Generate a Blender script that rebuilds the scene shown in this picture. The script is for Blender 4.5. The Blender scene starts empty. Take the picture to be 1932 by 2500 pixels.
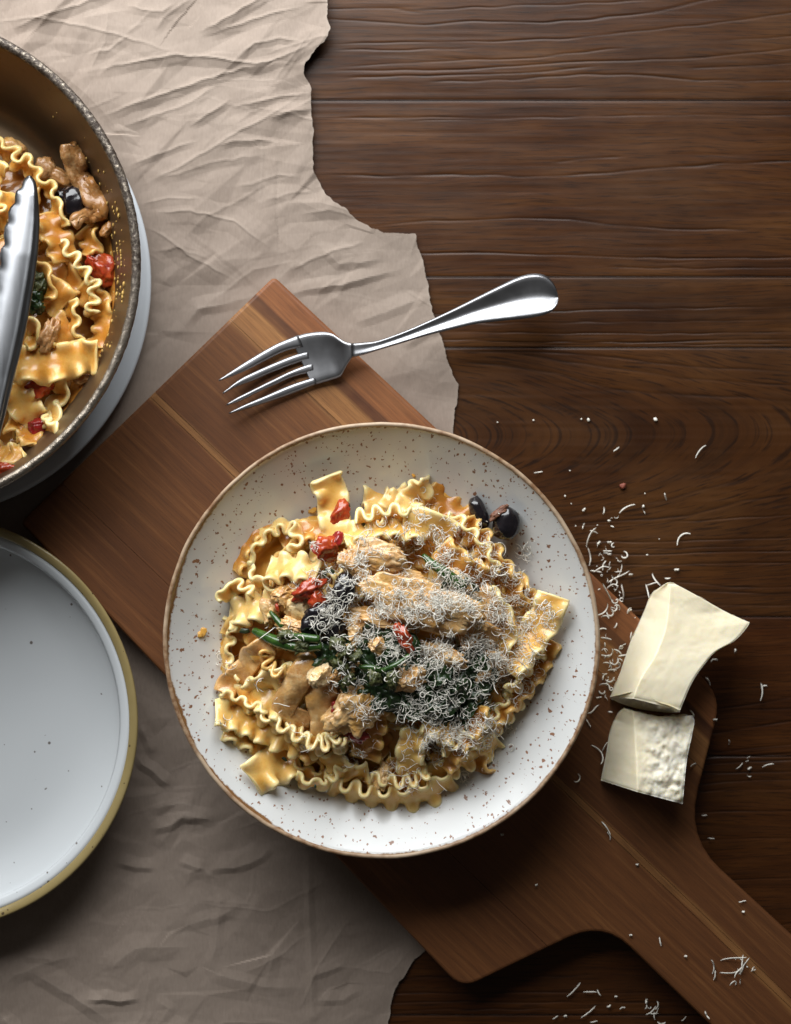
import bpy, bmesh, math, random
import numpy as np
from mathutils import Vector, noise as mnoise
from mathutils.bvhtree import BVHTree
from mathutils.geometry import delaunay_2d_cdt

random.seed(7); rng = np.random.default_rng(7)
SC = bpy.context.scene; COL = SC.collection
# ------------------------------------------------------------------ camera, world, light
H = 1.1; S = 0.00025                       # camera height over the table, metres per photo pixel on the table
cam_d = bpy.data.cameras.new("camera"); cam = bpy.data.objects.new("camera", cam_d); COL.objects.link(cam)
cam.location = (0, 0, H); cam.rotation_euler = (0, 0, 0)
cam_d.sensor_fit = 'VERTICAL'; cam_d.sensor_height = 36; cam_d.sensor_width = 36
cam_d.lens = 36 * H / (2500 * S); cam_d.clip_start = 0.02; cam_d.clip_end = 50
cam_d.dof.use_dof = True; cam_d.dof.focus_distance = H - 0.058; cam_d.dof.aperture_fstop = 5.0
SC.camera = cam
W = bpy.data.worlds.new("World"); SC.world = W; W.use_nodes = True
W.node_tree.nodes["Background"].inputs[0].default_value = (1.0, 0.93, 0.86, 1)
W.node_tree.nodes["Background"].inputs[1].default_value = 0.042
def area(name, loc, target, sx, sy, power, color):
    l = bpy.data.lights.new(name, 'AREA'); l.shape = 'RECTANGLE'; l.size = sx; l.size_y = sy
    l.energy = power; l.color = color
    o = bpy.data.objects.new(name, l); COL.objects.link(o); o.location = loc
    d = Vector(target) - Vector(loc); o.rotation_euler = d.to_track_quat('-Z', 'Y').to_euler()
    return o
area("window_light", (-0.26, 0.76, 0.50), (-0.06, 0.08, 0.0), 1.1, 0.78, 23, (0.965, 0.985, 1.0))
SC.view_settings.view_transform = 'Standard'; SC.view_settings.look = 'None'
SC.view_settings.exposure = 0.0; SC.view_settings.gamma = 1.0

# ------------------------------------------------------------------ helpers
def P(px, py, z=0.0):
    k = S * (H - z) / H
    return np.array([(px - 966) * k, (1250 - py) * k, z])
def PX(px, py, z):
    px = np.asarray(px, float); py = np.asarray(py, float); z = np.asarray(z, float)
    k = S * (H - z) / H
    return np.stack([(px - 966) * k, (1250 - py) * k, z + 0 * px], -1)
def thing(o, label, cat, group=None):
    o['label'] = label; o['category'] = cat
    if group: o['group'] = group
    return o
def empty(name, loc, label, cat, group=None):
    o = bpy.data.objects.new(name, None); COL.objects.link(o); o.location = loc; o.empty_display_size = 0.01
    return thing(o, label, cat, group)
FOOD = []
def mk(name, V, F, mat, parent=None, smooth=True, uv=None, attrs=None, food=False):
    V = np.asarray(V, float)
    if food: FOOD.append((V, [tuple(f) for f in F]))
    o_loc = np.array(parent.location) if parent is not None else V.mean(0)
    if parent is not None and parent.parent is not None: o_loc = np.zeros(3)
    me = bpy.data.meshes.new(name); me.from_pydata((V - o_loc).tolist(), [], [tuple(map(int, f)) for f in F]); me.update()
    if smooth: me.polygons.foreach_set('use_smooth', [True] * len(me.polygons))
    if uv is not None:
        l = me.uv_layers.new(name="uv"); idx = np.empty(len(me.loops), int); me.loops.foreach_get('vertex_index', idx)
        l.data.foreach_set('uv', np.asarray(uv, float)[idx].ravel())
    for k, a in (attrs or {}).items():
        at = me.attributes.new(k, 'FLOAT', 'POINT'); at.data.foreach_set('value', np.asarray(a, float))
    if mat: me.materials.append(mat)
    o = bpy.data.objects.new(name, me); COL.objects.link(o)
    if parent is not None: o.parent = parent
    else: o.location = o_loc
    return o
def sub(name, V, F, mat, parent_mesh, origin, **k):
    """a piece under a part: parent_mesh sits at its thing's origin"""
    V = np.asarray(V, float) - np.asarray(origin)
    me = bpy.data.meshes.new(name); me.from_pydata(V.tolist(), [], [tuple(map(int, f)) for f in F]); me.update()
    me.polygons.foreach_set('use_smooth', [True] * len(me.polygons)); me.materials.append(mat)
    o = bpy.data.objects.new(name, me); COL.objects.link(o); o.parent = parent_mesh
    return o
def grid_faces(n, m, off=0, closed=False):
    F = []
    for i in range(n - 1):
        for j in range(m if closed else m - 1):
            j2 = (j + 1) % m
            F.append((off + i * m + j, off + i * m + j2, off + (i + 1) * m + j2, off + (i + 1) * m + j))
    return F
def cr(pts, n):
    """Catmull-Rom through pts resampled evenly by length"""
    p = np.asarray(pts, float)
    if len(p) == 2: return p[0] + (p[1] - p[0]) * np.linspace(0, 1, n)[:, None]
    q = np.vstack([2 * p[0] - p[1], p, 2 * p[-1] - p[-2]]); out = []
    for i in range(1, len(q) - 2):
        t = np.linspace(0, 1, 24, endpoint=False)[:, None]
        a, b, c, d = q[i - 1], q[i], q[i + 1], q[i + 2]
        out.append(.5 * ((2 * b) + (-a + c) * t + (2 * a - 5 * b + 4 * c - d) * t ** 2 + (-a + 3 * b - 3 * c + d) * t ** 3))
    out = np.vstack(out + [p[-1:]])
    return resample(out, n)
def resample(out, n):
    out = np.asarray(out, float)
    L = np.r_[0, np.cumsum(np.linalg.norm(np.diff(out, axis=0), axis=1))]
    s = np.linspace(0, L[-1], n)
    return np.stack([np.interp(s, L, out[:, k]) for k in range(out.shape[1])], -1)
def vnoise(p, scale, seed=0):
    return np.array([mnoise.noise(Vector((a * scale + seed * 7.13, b * scale - seed * 3.7, c * scale + seed * 1.9))) for a, b, c in p])
def n2(x, y, seed=0):
    """cheap smooth value noise on arrays"""
    xi = np.floor(x).astype(int); yi = np.floor(y).astype(int); fx = x - xi; fy = y - yi
    fx = fx * fx * (3 - 2 * fx); fy = fy * fy * (3 - 2 * fy)
    def h(a, b):
        v = np.sin(a * 127.1 + b * 311.7 + seed * 74.7) * 43758.5453
        return (v - np.floor(v)) * 2 - 1
    return (h(xi, yi) * (1 - fx) + h(xi + 1, yi) * fx) * (1 - fy) + (h(xi, yi + 1) * (1 - fx) + h(xi + 1, yi + 1) * fx) * fy
def poly_dist(x, y, pts):
    """distance, signed side and length parameter to a polyline (2D)"""
    p = np.asarray(pts, float); best = np.full(x.shape, 1e9); sg = np.zeros(x.shape); tt = np.zeros(x.shape)
    L = np.r_[0, np.cumsum(np.linalg.norm(np.diff(p, axis=0), axis=1))]
    for i in range(len(p) - 1):
        a, b = p[i], p[i + 1]; d = b - a; l2 = (d @ d) + 1e-12
        t = np.clip(((x - a[0]) * d[0] + (y - a[1]) * d[1]) / l2, 0, 1)
        dx = x - a[0] - t * d[0]; dy = y - a[1] - t * d[1]; r = np.hypot(dx, dy)
        m = r < best; best = np.where(m, r, best)
        sg = np.where(m, np.sign(d[0] * dy - d[1] * dx), sg); tt = np.where(m, (L[i] + t * math.sqrt(l2)) / L[-1], tt)
    return best, sg, tt
def inside(x, y, poly):
    p = np.asarray(poly, float); c = np.zeros(x.shape, bool); j = len(p) - 1
    for i in range(len(p)):
        yi, yj, xi, xj = p[i, 1], p[j, 1], p[i, 0], p[j, 0]
        c ^= ((yi > y) != (yj > y)) & (x < (xj - xi) * (y - yi) / (yj - yi + 1e-12) + xi); j = i
    return c
def revolve(prof, center, n=160, a0=0.0):
    """prof: list of (r, z); returns V, F"""
    prof = np.asarray(prof, float); m = len(prof); th = np.linspace(0, 2 * np.pi, n, endpoint=False) + a0
    V = np.stack([np.cos(th)[:, None] * prof[:, 0] + center[0], np.sin(th)[:, None] * prof[:, 0] + center[1],
                  np.tile(prof[:, 1], (n, 1)) + center[2]], -1).reshape(-1, 3)
    F = []
    for i in range(n):
        i2 = (i + 1) % n
        for j in range(m - 1): F.append((i * m + j, i2 * m + j, i2 * m + j + 1, i * m + j + 1))
    return V, F

# ------------------------------------------------------------------ node material helper
class M:
    def __init__(s, name):
        s.m = bpy.data.materials.new(name); s.m.use_nodes = True; s.t = s.m.node_tree; s.N = s.t.nodes
        s.b = s.N["Principled BSDF"]; s.x = 0
    def n(s, typ, **kw):
        nd = s.N.new(typ)
        for k, v in kw.items(): setattr(nd, k, v)
        return nd
    def l(s, a, b): s.t.links.new(a, b)
    def set(s, **kw):
        for k, v in kw.items():
            i = s.b.inputs[k.replace('_', ' ')]
            if hasattr(v, 'is_linked') or hasattr(v, 'links'): s.l(v, i)
            else: i.default_value = (*v, 1) if isinstance(v, tuple) and len(v) == 3 and i.type == 'RGBA' else v
        return s
    def coord(s, kind='Object', scale=(1, 1, 1), rot=(0, 0, 0), loc=(0, 0, 0)):
        if kind == 'UV': c = s.n('ShaderNodeUVMap').outputs[0]
        elif kind == 'Pos': c = s.n('ShaderNodeNewGeometry').outputs['Position']
        else: c = s.n('ShaderNodeTexCoord').outputs[kind]
        mp = s.n('ShaderNodeMapping'); s.l(c, mp.inputs[0])
        mp.inputs['Scale'].default_value = scale; mp.inputs['Rotation'].default_value = rot; mp.inputs['Location'].default_value = loc
        return mp.outputs[0]
    def noise(s, vec, scale, detail=4, rough=.55, dist=0):
        nd = s.n('ShaderNodeTexNoise'); s.l(vec, nd.inputs['Vector']); nd.inputs['Scale'].default_value = scale
        nd.inputs['Detail'].default_value = detail; nd.inputs['Roughness'].default_value = rough; nd.inputs['Distortion'].default_value = dist
        return nd.outputs[0]
    def voro(s, vec, scale, feature='F1', out='Distance', rand=1.0):
        nd = s.n('ShaderNodeTexVoronoi', feature=feature); s.l(vec, nd.inputs['Vector']); nd.inputs['Scale'].default_value = scale
        nd.inputs['Randomness'].default_value = rand
        return nd.outputs[out]
    def ramp(s, fac, stops, interp='LINEAR'):
        nd = s.n('ShaderNodeValToRGB'); nd.color_ramp.interpolation = interp; e = nd.color_ramp.elements
        while len(e) < len(stops): e.new(0.5)
        for el, (p, c) in zip(e, stops):
            el.position = p; el.color = (*c, 1) if isinstance(c, tuple) else (c, c, c, 1)
        s.l(fac, nd.inputs[0]); return nd.outputs[0]
    def mix(s, fac, a, b, mode='MIX'):
        nd = s.n('ShaderNodeMix', data_type='RGBA', blend_type=mode)
        for v, i in ((fac, 0), (a, 6), (b, 7)):
            if isinstance(v, (int, float)) and i == 0: nd.inputs[0].default_value = v
            elif isinstance(v, tuple): nd.inputs[i].default_value = (*v, 1)
            elif isinstance(v, (int, float)): nd.inputs[i].default_value = (v, v, v, 1)
            else: s.l(v, nd.inputs[i])
        return nd.outputs[2]
    def math(s, op, a, b=0.0, c=None, clamp=False):
        nd = s.n('ShaderNodeMath', operation=op, use_clamp=clamp)
        for i, v in enumerate((a, b, c)):
            if v is None: continue
            if isinstance(v, (int, float)): nd.inputs[i].default_value = v
            else: s.l(v, nd.inputs[i])
        return nd.outputs[0]
    def attr(s, name):
        nd = s.n('ShaderNodeAttribute'); nd.attribute_name = name; return nd.outputs['Fac']
    def bump(s, h, strength=.3, dist=.001, normal=None):
        nd = s.n('ShaderNodeBump'); s.l(h, nd.inputs['Height']); nd.inputs['Strength'].default_value = strength
        nd.inputs['Distance'].default_value = dist
        if normal is not None: s.l(normal, nd.inputs['Normal'])
        s.l(nd.outputs[0], s.b.inputs['Normal']); return nd.outputs[0]

# ------------------------------------------------------------------ materials
def mat_table():
    m = M("dark_table_wood"); g = m.coord('UV', (1, 1, 1))
    rnd = m.n('ShaderNodeObjectInfo').outputs['Random']
    broad = m.noise(m.coord('UV', (7, 45, 1)), 1, 4, .6)
    streak = m.noise(m.coord('UV', (14, 420, 1)), 1, 5, .65)
    pore = m.noise(m.coord('UV', (48, 1350, 1)), 1, 3, .6)
    blot = m.noise(m.coord('Pos', (9, 16, 1)), 1, 4, .6)
    c = m.ramp(broad, [(.28, (.027, .0080, .0020)), (.5, (.053, .0172, .0038)), (.72, (.090, .0330, .0075))])
    c = m.mix(m.ramp(streak, [(.36, .42), (.54, 0.0)]), c, (.013, .0055, .0025))
    c = m.mix(m.ramp(blot, [(.45, 0.0), (.7, .40)]), c, (.092, .036, .008))
    c = m.mix(m.ramp(pore, [(.36, .7), (.47, 0.0)]), c, (.012, .005, .0025))
    tint = m.mix(rnd, (1.06, .93, .86), (.95, 1.04, 1.08)); c = m.mix(.8, c, tint, 'MULTIPLY')
    gr = m.attr('groove'); c = m.mix(m.math('MULTIPLY', gr, .9), c, (.008, .004, .0025))
    h = m.math('ADD', m.math('MULTIPLY', streak, .6), m.math('MULTIPLY', pore, .5))
    m.bump(h, .16, .0005)
    m.set(Base_Color=c, Roughness=m.ramp(blot, [(.3, .34), (.7, .46)]), Specular_IOR_Level=.28)
    return m.m
def mat_paper():
    m = M("kraft_paper"); p = m.coord('Pos', (1, 1, 1))
    a = m.noise(p, 60, 6, .6); f = m.noise(m.coord('Pos', (900, 260, 300)), 1, 3, .6); big = m.noise(p, 9, 3, .5)
    c = m.mix(a, (.272, .212, .169), (.318, .254, .208)); c = m.mix(m.ramp(f, [(.35, .0), (.75, .35)]), c, (.17, .129, .098))
    c = m.mix(m.ramp(big, [(.35, 0.0), (.7, .35)]), c, (.305, .248, .204))
    e = m.attr('edge'); c = m.mix(m.math('MULTIPLY', e, .55), c, (.45, .385, .32))
    cr_ = m.attr('crease'); c = m.mix(m.math('MULTIPLY', cr_, .30), c, (.38, .32, .265))
    m.bump(m.math('ADD', m.math('MULTIPLY', a, .3), m.math('MULTIPLY', f, .5)), .12, .0005)
    m.set(Base_Color=c, Roughness=.72, Specular_IOR_Level=.3); return m.m
def mat_board(name, bias):
    m = M(name)
    warp = m.noise(m.coord('UV', (5, 14, 1)), 1, 3, .5)
    uvn = m.n('ShaderNodeUVMap').outputs[0]; sp = m.n('ShaderNodeSeparateXYZ'); m.l(uvn, sp.inputs[0])
    v = m.math('ADD', sp.outputs[1], m.math('MULTIPLY', m.math('SUBTRACT', warp, .5), .012))
    # figure of the wood across the board (0 = upper right edge, 0.215 m = lower left edge)
    fig = m.ramp(m.math('MULTIPLY', v, 1 / .216), [(0, (0.242, 0.086, 0.030)), (.062, (0.269, 0.097, 0.032)), (.070, (0.076, 0.024, 0.010)), (.094, (0.117, 0.041, 0.014)),
            (.104, (0.331, 0.153, 0.050)), (.145, (0.296, 0.130, 0.042)), (.165, (0.322, 0.149, 0.050)), (.185, (0.170, 0.065, 0.020)), (.30, (0.143, 0.054, 0.017)), (.46, (0.134, 0.049, 0.016)),
            (.468, (0.269, 0.123, 0.040)), (.484, (0.242, 0.108, 0.034)), (.49, (0.143, 0.052, 0.017)), (.70, (0.162, 0.061, 0.019)), (.85, (0.121, 0.043, 0.014)), (1, (0.179, 0.067, 0.022))])
    st = m.noise(m.coord('UV', (9, 330, 1)), 1, 5, .65); fine = m.noise(m.coord('UV', (60, 1900, 1)), 1, 3, .6)
    blot = m.noise(m.coord('UV', (16, 40, 1)), 1, 4, .6)
    c = m.mix(m.ramp(st, [(.36, .48), (.6, 0.0)]), fig, (.065, .024, .010)); c = m.mix(m.ramp(st, [(.55, 0.0), (.78, .3)]), c, (.36, .18, .065))
    c = m.mix(m.ramp(fine, [(.34, .45), (.5, 0.0)]), c, (.05, .022, .011)); c = m.mix(m.ramp(blot, [(.4, 0.0), (.75, .35)]), c, bias)
    m.bump(m.math('ADD', st, fine), .12, .0004)
    m.set(Base_Color=c, Roughness=.5, Specular_IOR_Level=.35); return m.m
def spots(m, vec, scale, thr, warp=.5):
    wn = m.n('ShaderNodeTexNoise'); m.l(vec, wn.inputs['Vector']); wn.inputs['Scale'].default_value = scale * 2.2; wn.inputs['Detail'].default_value = 3
    ad = m.n('ShaderNodeVectorMath', operation='MULTIPLY_ADD'); m.l(wn.outputs['Color'], ad.inputs[0])
    ad.inputs[1].default_value = (warp / scale,) * 3; m.l(vec, ad.inputs[2])
    nd = m.n('ShaderNodeTexVoronoi', feature='F1'); m.l(ad.outputs[0], nd.inputs['Vector']); nd.inputs['Scale'].default_value = scale
    sc = m.n('ShaderNodeSeparateColor'); m.l(nd.outputs['Color'], sc.inputs[0])
    return nd.outputs['Distance'], sc.outputs[0], sc.outputs[1]
def mat_bowl():
    m = M("speckled_white_glaze"); o = m.coord('Object')
    sx = m.n('ShaderNodeSeparateXYZ'); m.l(o, sx.inputs[0])
    r = m.math('SQRT', m.math('ADD', m.math('MULTIPLY', sx.outputs[0], sx.outputs[0]), m.math('MULTIPLY', sx.outputs[1], sx.outputs[1])))
    flat = m.n('ShaderNodeCombineXYZ'); m.l(sx.outputs[0], flat.inputs[0]); m.l(sx.outputs[1], flat.inputs[1]); fv = flat.outputs[0]
    clus = m.noise(fv, 22, 3, .6)
    topw = m.math('MULTIPLY_ADD', sx.outputs[1], 3.4, .36, True)      # the glaze is more heavily flecked on one side
    dens = m.math('ADD', m.math('MULTIPLY', clus, .75), m.math('MULTIPLY', topw, .36)); dens = m.math('ADD', dens, m.ramp(m.math('MULTIPLY', r, 8), [(.55, -.20), (1.0, .30)]))
    mask = None
    for sc_, k, pr in ((250, .26, .64), (460, .34, .66), (135, .17, .76)):
        d, ra, rb = spots(m, fv, sc_, .3, .9)
        keep = m.math('GREATER_THAN', m.math('ADD', ra, m.math('MULTIPLY', dens, .66)), pr + .31)
        s_ = m.math('MULTIPLY', m.math('LESS_THAN', d, m.math('MULTIPLY', rb, k)), keep)
        mask = s_ if mask is None else m.math('MAXIMUM', mask, s_)
    warm = m.noise(fv, 35, 2, .5)
    c = m.mix(warm, (.60, .605, .59), (.65, .66, .65))
    brown = m.mix(m.noise(fv, 160, 2, .5), (.085, .025, .009), (.30, .11, .028))
    c = m.mix(m.math('MULTIPLY', mask, .93), c, brown)
    rim_n = m.noise(fv, 170, 4, .7); rim_l = m.noise(fv, 16, 2, .5)
    edge = m.math('ADD', r, m.math('MULTIPLY', m.math('SUBTRACT', rim_n, .5), .0034))
    ang = m.ramp(m.math('MULTIPLY_ADD', sx.outputs[0], -4.0, .5), [(.35, 0.0), (.95, 1.0)])
    edge = m.math('ADD', edge, m.math('MULTIPLY', m.math('MULTIPLY', m.math('SUBTRACT', rim_l, .42), .012), ang))
    c = m.mix(m.ramp(m.math('MULTIPLY', m.math('SUBTRACT', edge, .1232), 1000), [(.05, 0.0), (.9, 1.0)]), c, m.mix(rim_n, (.085, .032, .012), (.27, .14, .055)))
    m.set(Base_Color=c, Roughness=m.mix(m.math('MULTIPLY', mask, 1.0), .22, .42), Specular_IOR_Level=.5, Coat_Weight=.25, Coat_Roughness=.12); return m.m
def mat_bowl_rim():
    m = M("tan_unglazed_rim"); o = m.coord('Object'); n_ = m.noise(o, 240, 4, .6); b = m.noise(o, 30, 3, .5)
    c = m.mix(m.ramp(n_, [(.35, 0.0), (.65, 1.0)]), (.20, .10, .045), (.40, .275, .17)); c = m.mix(m.ramp(b, [(.45, 0.0), (.62, .75)]), c, (.52, .40, .28))
    m.bump(n_, .3, .0005); m.set(Base_Color=c, Roughness=.45, Specular_IOR_Level=.45); return m.m
def mat_side_plate():
    m = M("pale_blue_white_glaze"); o = m.coord('Object')
    sx = m.n('ShaderNodeSeparateXYZ'); m.l(o, sx.inputs[0]); fl = m.n('ShaderNodeCombineXYZ'); m.l(sx.outputs[0], fl.inputs[0]); m.l(sx.outputs[1], fl.inputs[1]); fv = fl.outputs[0]
    mask = None
    for sc_, k, pr in ((85, .10, .45), (170, .15, .62)):
        d, ra, rb = spots(m, fv, sc_, .3, .12)
        s_ = m.math('MULTIPLY', m.math('LESS_THAN', d, m.math('MULTIPLY', rb, k)), m.math('GREATER_THAN', ra, pr))
        mask = s_ if mask is None else m.math('MAXIMUM', mask, s_)
    c = m.mix(m.noise(fv, 14, 2, .5), (.57, .595, .61), (.62, .645, .655))
    c = m.mix(m.math('MULTIPLY', mask, .85), c, (.09, .06, .045))
    m.set(Base_Color=c, Roughness=.10, Specular_IOR_Level=.5, Coat_Weight=.3, Coat_Roughness=.04); return m.m
def mat_olive_rim():
    m = M("olive_glaze_rim"); o = m.coord('Object'); a = m.noise(o, 60, 4, .6); d, ra, rb = spots(m, o, 320, .3, .3)
    c = m.mix(a, (.25, .185, .070), (.34, .265, .120))
    sp = m.math('MULTIPLY', m.math('LESS_THAN', d, m.math('MULTIPLY', rb, .30)), m.math('GREATER_THAN', ra, .86)); c = m.mix(m.math('MULTIPLY', sp, .85), c, (.05, .03, .02))
    m.set(Base_Color=c, Roughness=.25, Specular_IOR_Level=.5); return m.m
def simple(name, c1, c2, scale=200, rough=.4, metallic=0.0, spec=.5, bump=.0, coat=0.0, sss=0.0, sssr=(.002, .001, .0006), detail=4, kind='Object', stretch=(1, 1, 1), bdist=.0006):
    m = M(name); o = m.coord(kind, stretch); a = m.noise(o, scale, detail, .6)
    m.set(Base_Color=m.mix(m.ramp(a, [(.32, 0.0), (.68, 1.0)]), c1, c2), Roughness=rough, Metallic=metallic, Specular_IOR_Level=spec)
    if bump: m.bump(a, bump, bdist)
    if coat: m.set(Coat_Weight=coat, Coat_Roughness=.12)
    if sss:
        m.b.inputs['Subsurface Weight'].default_value = sss; m.b.inputs['Subsurface Radius'].default_value = sssr; m.b.inputs['Subsurface Scale'].default_value = 1.0
    return m.m
def mat_steel(name, c=(.56, .56, .58), rough=.27, stretch=(40, 900, 40), rot=0, var=.14):
    m = M(name); o = m.coord('Object', stretch, (0, 0, rot)); a = m.noise(o, 1, 3, .6); b = m.noise(m.coord('Object'), 120, 4, .6)
    m.set(Base_Color=m.mix(b, tuple(x * .82 for x in c), c), Metallic=1.0, Roughness=m.math('MULTIPLY_ADD', a, var, rough - .06))
    m.bump(a, .05, .0003); return m.m
def mat_pan():
    m = M("browned_pan_steel"); o = m.coord('Object'); a = m.noise(o, 26, 5, .65); s = m.noise(o, 300, 4, .6); v = m.noise(o, 9, 3, .5)
    c = m.mix(a, (.095, .058, .030), (.165, .108, .058)); c = m.mix(m.ramp(s, [(.58, 0.0), (.75, .6)]), c, (.07, .04, .02)); c = m.mix(m.ramp(v, [(.4, 0.0), (.7, .5)]), c, (.19, .125, .068))
    m.set(Base_Color=c, Metallic=.72, Roughness=m.math('MULTIPLY_ADD', a, .2, .30)); m.bump(s, .08, .0004); return m.m
def mat_pan_rim():
    m = M("burnt_pan_rim"); o = m.coord('Object'); a = m.noise(o, 420, 5, .7); b = m.noise(o, 30, 3, .6)
    sx = m.n('ShaderNodeSeparateXYZ'); m.l(o, sx.inputs[0])
    clean = m.ramp(m.math('MULTIPLY_ADD', sx.outputs[1], -4.5, .40), [(.40, 0.0), (.75, 1.0)])      # crust wiped off on one side
    crust = m.math('MULTIPLY', m.ramp(a, [(.46, 1.0), (.66, 0.0)]), m.math('SUBTRACT', 1.0, m.math('MULTIPLY', clean, .75)))
    c = m.mix(b, (.24, .195, .145), (.42, .37, .31)); c = m.mix(crust, c, (.035, .022, .014))
    m.set(Base_Color=c, Metallic=m.math('SUBTRACT', 1.0, m.math('MULTIPLY', crust, .75)), Roughness=m.math('MULTIPLY_ADD', crust, .3, .24))
    m.bump(a, .55, .0009); return m.m
def mat_pasta(name, base=(.88, .605, .205), sauce=(.79, .42, .078), pale=(.93, .80, .44), cover=.62):
    m = M(name); o = m.coord('Pos'); a = m.noise(o, 75, 4, .6); f = m.noise(o, 520, 3, .6); e = m.attr('edge')
    sa = m.ramp(a, [(.42 - .2 * cover, 0.0), (.85 - .35 * cover, 1.0)])
    sa = m.math('MULTIPLY', sa, m.math('SUBTRACT', 1.0, m.math('MULTIPLY', e, .72)))
    c = m.mix(sa, base, sauce); c = m.mix(m.math('MULTIPLY', e, .65), c, pale)
    m.set(Base_Color=c, Roughness=m.ramp(f, [(.3, .24), (.7, .40)]), Specular_IOR_Level=.5, Coat_Weight=.40, Coat_Roughness=.14)
    m.b.inputs['Subsurface Weight'].default_value = .35; m.b.inputs['Subsurface Radius'].default_value = (.0036, .0022, .0009); m.b.inputs['Subsurface Scale'].default_value = 1.0
    m.bump(m.math('ADD', m.math('MULTIPLY', f, .35), a), .35, .0010); return m.m

MT = dict(
    table=mat_table(), paper=mat_paper(), board_a=mat_board("acacia_wood_light", (.34, .155, .060)), board_b=mat_board("acacia_wood_dark", (.15, .058, .021)),
    bowl=mat_bowl(), bowl_rim=mat_bowl_rim(), plate=mat_side_plate(), olive_rim=mat_olive_rim(),
    white=simple("white_enamel", (.54, .57, .60), (.58, .61, .64), 30, .3), steel=mat_steel("brushed_steel", (.60, .60, .62), .26), fork=mat_steel("polished_fork_steel", (.33, .33, .34), .34, (60, 60, 60)),
    pan=mat_pan(), pan_rim=mat_pan_rim(), engr=simple("etched_mark", (.75, .75, .78), (.8, .8, .82), 500, .6, .4),
    pasta=mat_pasta("pasta_dough"), pasta_s=mat_pasta("pasta_dough_saucy", (.70, .38, .085), (.52, .205, .024), (.80, .55, .20), .9),
    pasta_p=mat_pasta("pasta_dough_pale", (.84, .62, .245), (.72, .40, .085), (.88, .73, .40), .3),
    sauce=simple("orange_cream_sauce", (.64, .31, .048), (.78, .46, .110), 90, .22, 0, .5, .35, .3, bdist=.0015),
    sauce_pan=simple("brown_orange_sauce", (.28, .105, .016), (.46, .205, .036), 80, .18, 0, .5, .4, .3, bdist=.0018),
    chicken=simple("sauced_chicken", (.50, .245, .075), (.74, .49, .24), 260, .36, 0, .5, .75, .25, .15, (.002, .001, .0005), bdist=.0014),
    mushroom=simple("braised_mushroom", (.40, .185, .060), (.64, .385, .18), 150, .32, 0, .5, .45, .3, .1, (.002, .001, .0005)),
    pale_meat=simple("pale_chicken", (.62, .43, .23), (.78, .62, .40), 170, .4, 0, .5, .5, .2, .15, (.002, .001, .0006)),
    tomato=simple("cooked_tomato", (.26, .012, .008), (.52, .085, .018), 150, .24, 0, .5, .6, .35, .15, (.003, .0006, .0003)),
    tomato_d=simple("dark_tomato", (.22, .010, .012), (.36, .025, .018), 200, .2, 0, .5, .4, .5),
    olive=simple("black_olive_skin", (.006, .005, .007), (.016, .012, .014), 160, .2, 0, .5, .4, .6), olive_cut=simple("olive_flesh", (.12, .05, .035), (.26, .12, .07), 420, .5, 0, .4, .8),
    stem=simple("green_stem", (.012, .042, .007), (.055, .125, .020), 160, .2, 0, .5, .4, .4, stretch=(1, 1, 1)), leaf=simple("wilted_dark_leaf", (.008, .022, .006), (.028, .062, .016), 240, .3, 0, .5, .8, .3, bdist=.0012),
    bud=simple("green_buds", (.03, .045, .012), (.13, .13, .045), 500, .4, 0, .5, .9), shred=None,
    herb=simple("herb_fleck", (.012, .02, .008), (.04, .06, .02), 400, .4), crumb=simple("dried_sauce", (.42, .24, .05), (.60, .40, .12), 400, .5, 0, .4, .5),
    red_crumb=simple("red_crumb", (.20, .05, .03), (.32, .10, .06), 400, .5),
)
def mat_cheese():
    m = M("hard_cheese_paste"); o = m.coord('Object'); a = m.noise(o, 130, 5, .6); b = m.noise(o, 22, 3, .5); f = m.noise(o, 700, 3, .6); cr_ = m.attr('crumb')
    c = m.mix(b, (.91, .80, .54), (.93, .85, .66)); c = m.mix(m.ramp(a, [(.55, 0.0), (.75, .5)]), c, (.84, .71, .42)); c = m.mix(m.math('MULTIPLY', cr_, m.ramp(a, [(.3, 0.0), (.6, .8)])), c, (.83, .80, .70))
    m.set(Base_Color=c, Roughness=.5, Specular_IOR_Level=.4)
    m.b.inputs['Subsurface Weight'].default_value = .3; m.b.inputs['Subsurface Radius'].default_value = (.004, .003, .0015); m.b.inputs['Subsurface Scale'].default_value = 1.0
    m.bump(m.math('ADD', a, m.math('MULTIPLY', f, .5)), .10, .0005); return m.m
MT['cheese'] = mat_cheese()


def mat_shred():
    m = M("grated_cheese"); t = m.t; out = m.N["Material Output"]; d = m.n('ShaderNodeBsdfDiffuse'); tr = m.n('ShaderNodeBsdfTranslucent'); mx = m.n('ShaderNodeMixShader')
    for q in (d, tr): q.inputs[0].default_value = (1.0, .965, .87, 1)
    mx.inputs[0].default_value = .18; m.l(d.outputs[0], mx.inputs[1]); m.l(tr.outputs[0], mx.inputs[2]); m.l(mx.outputs[0], out.inputs[0]); m.N.remove(m.b); return m.m
MT['shred'] = mat_shred()

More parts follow.
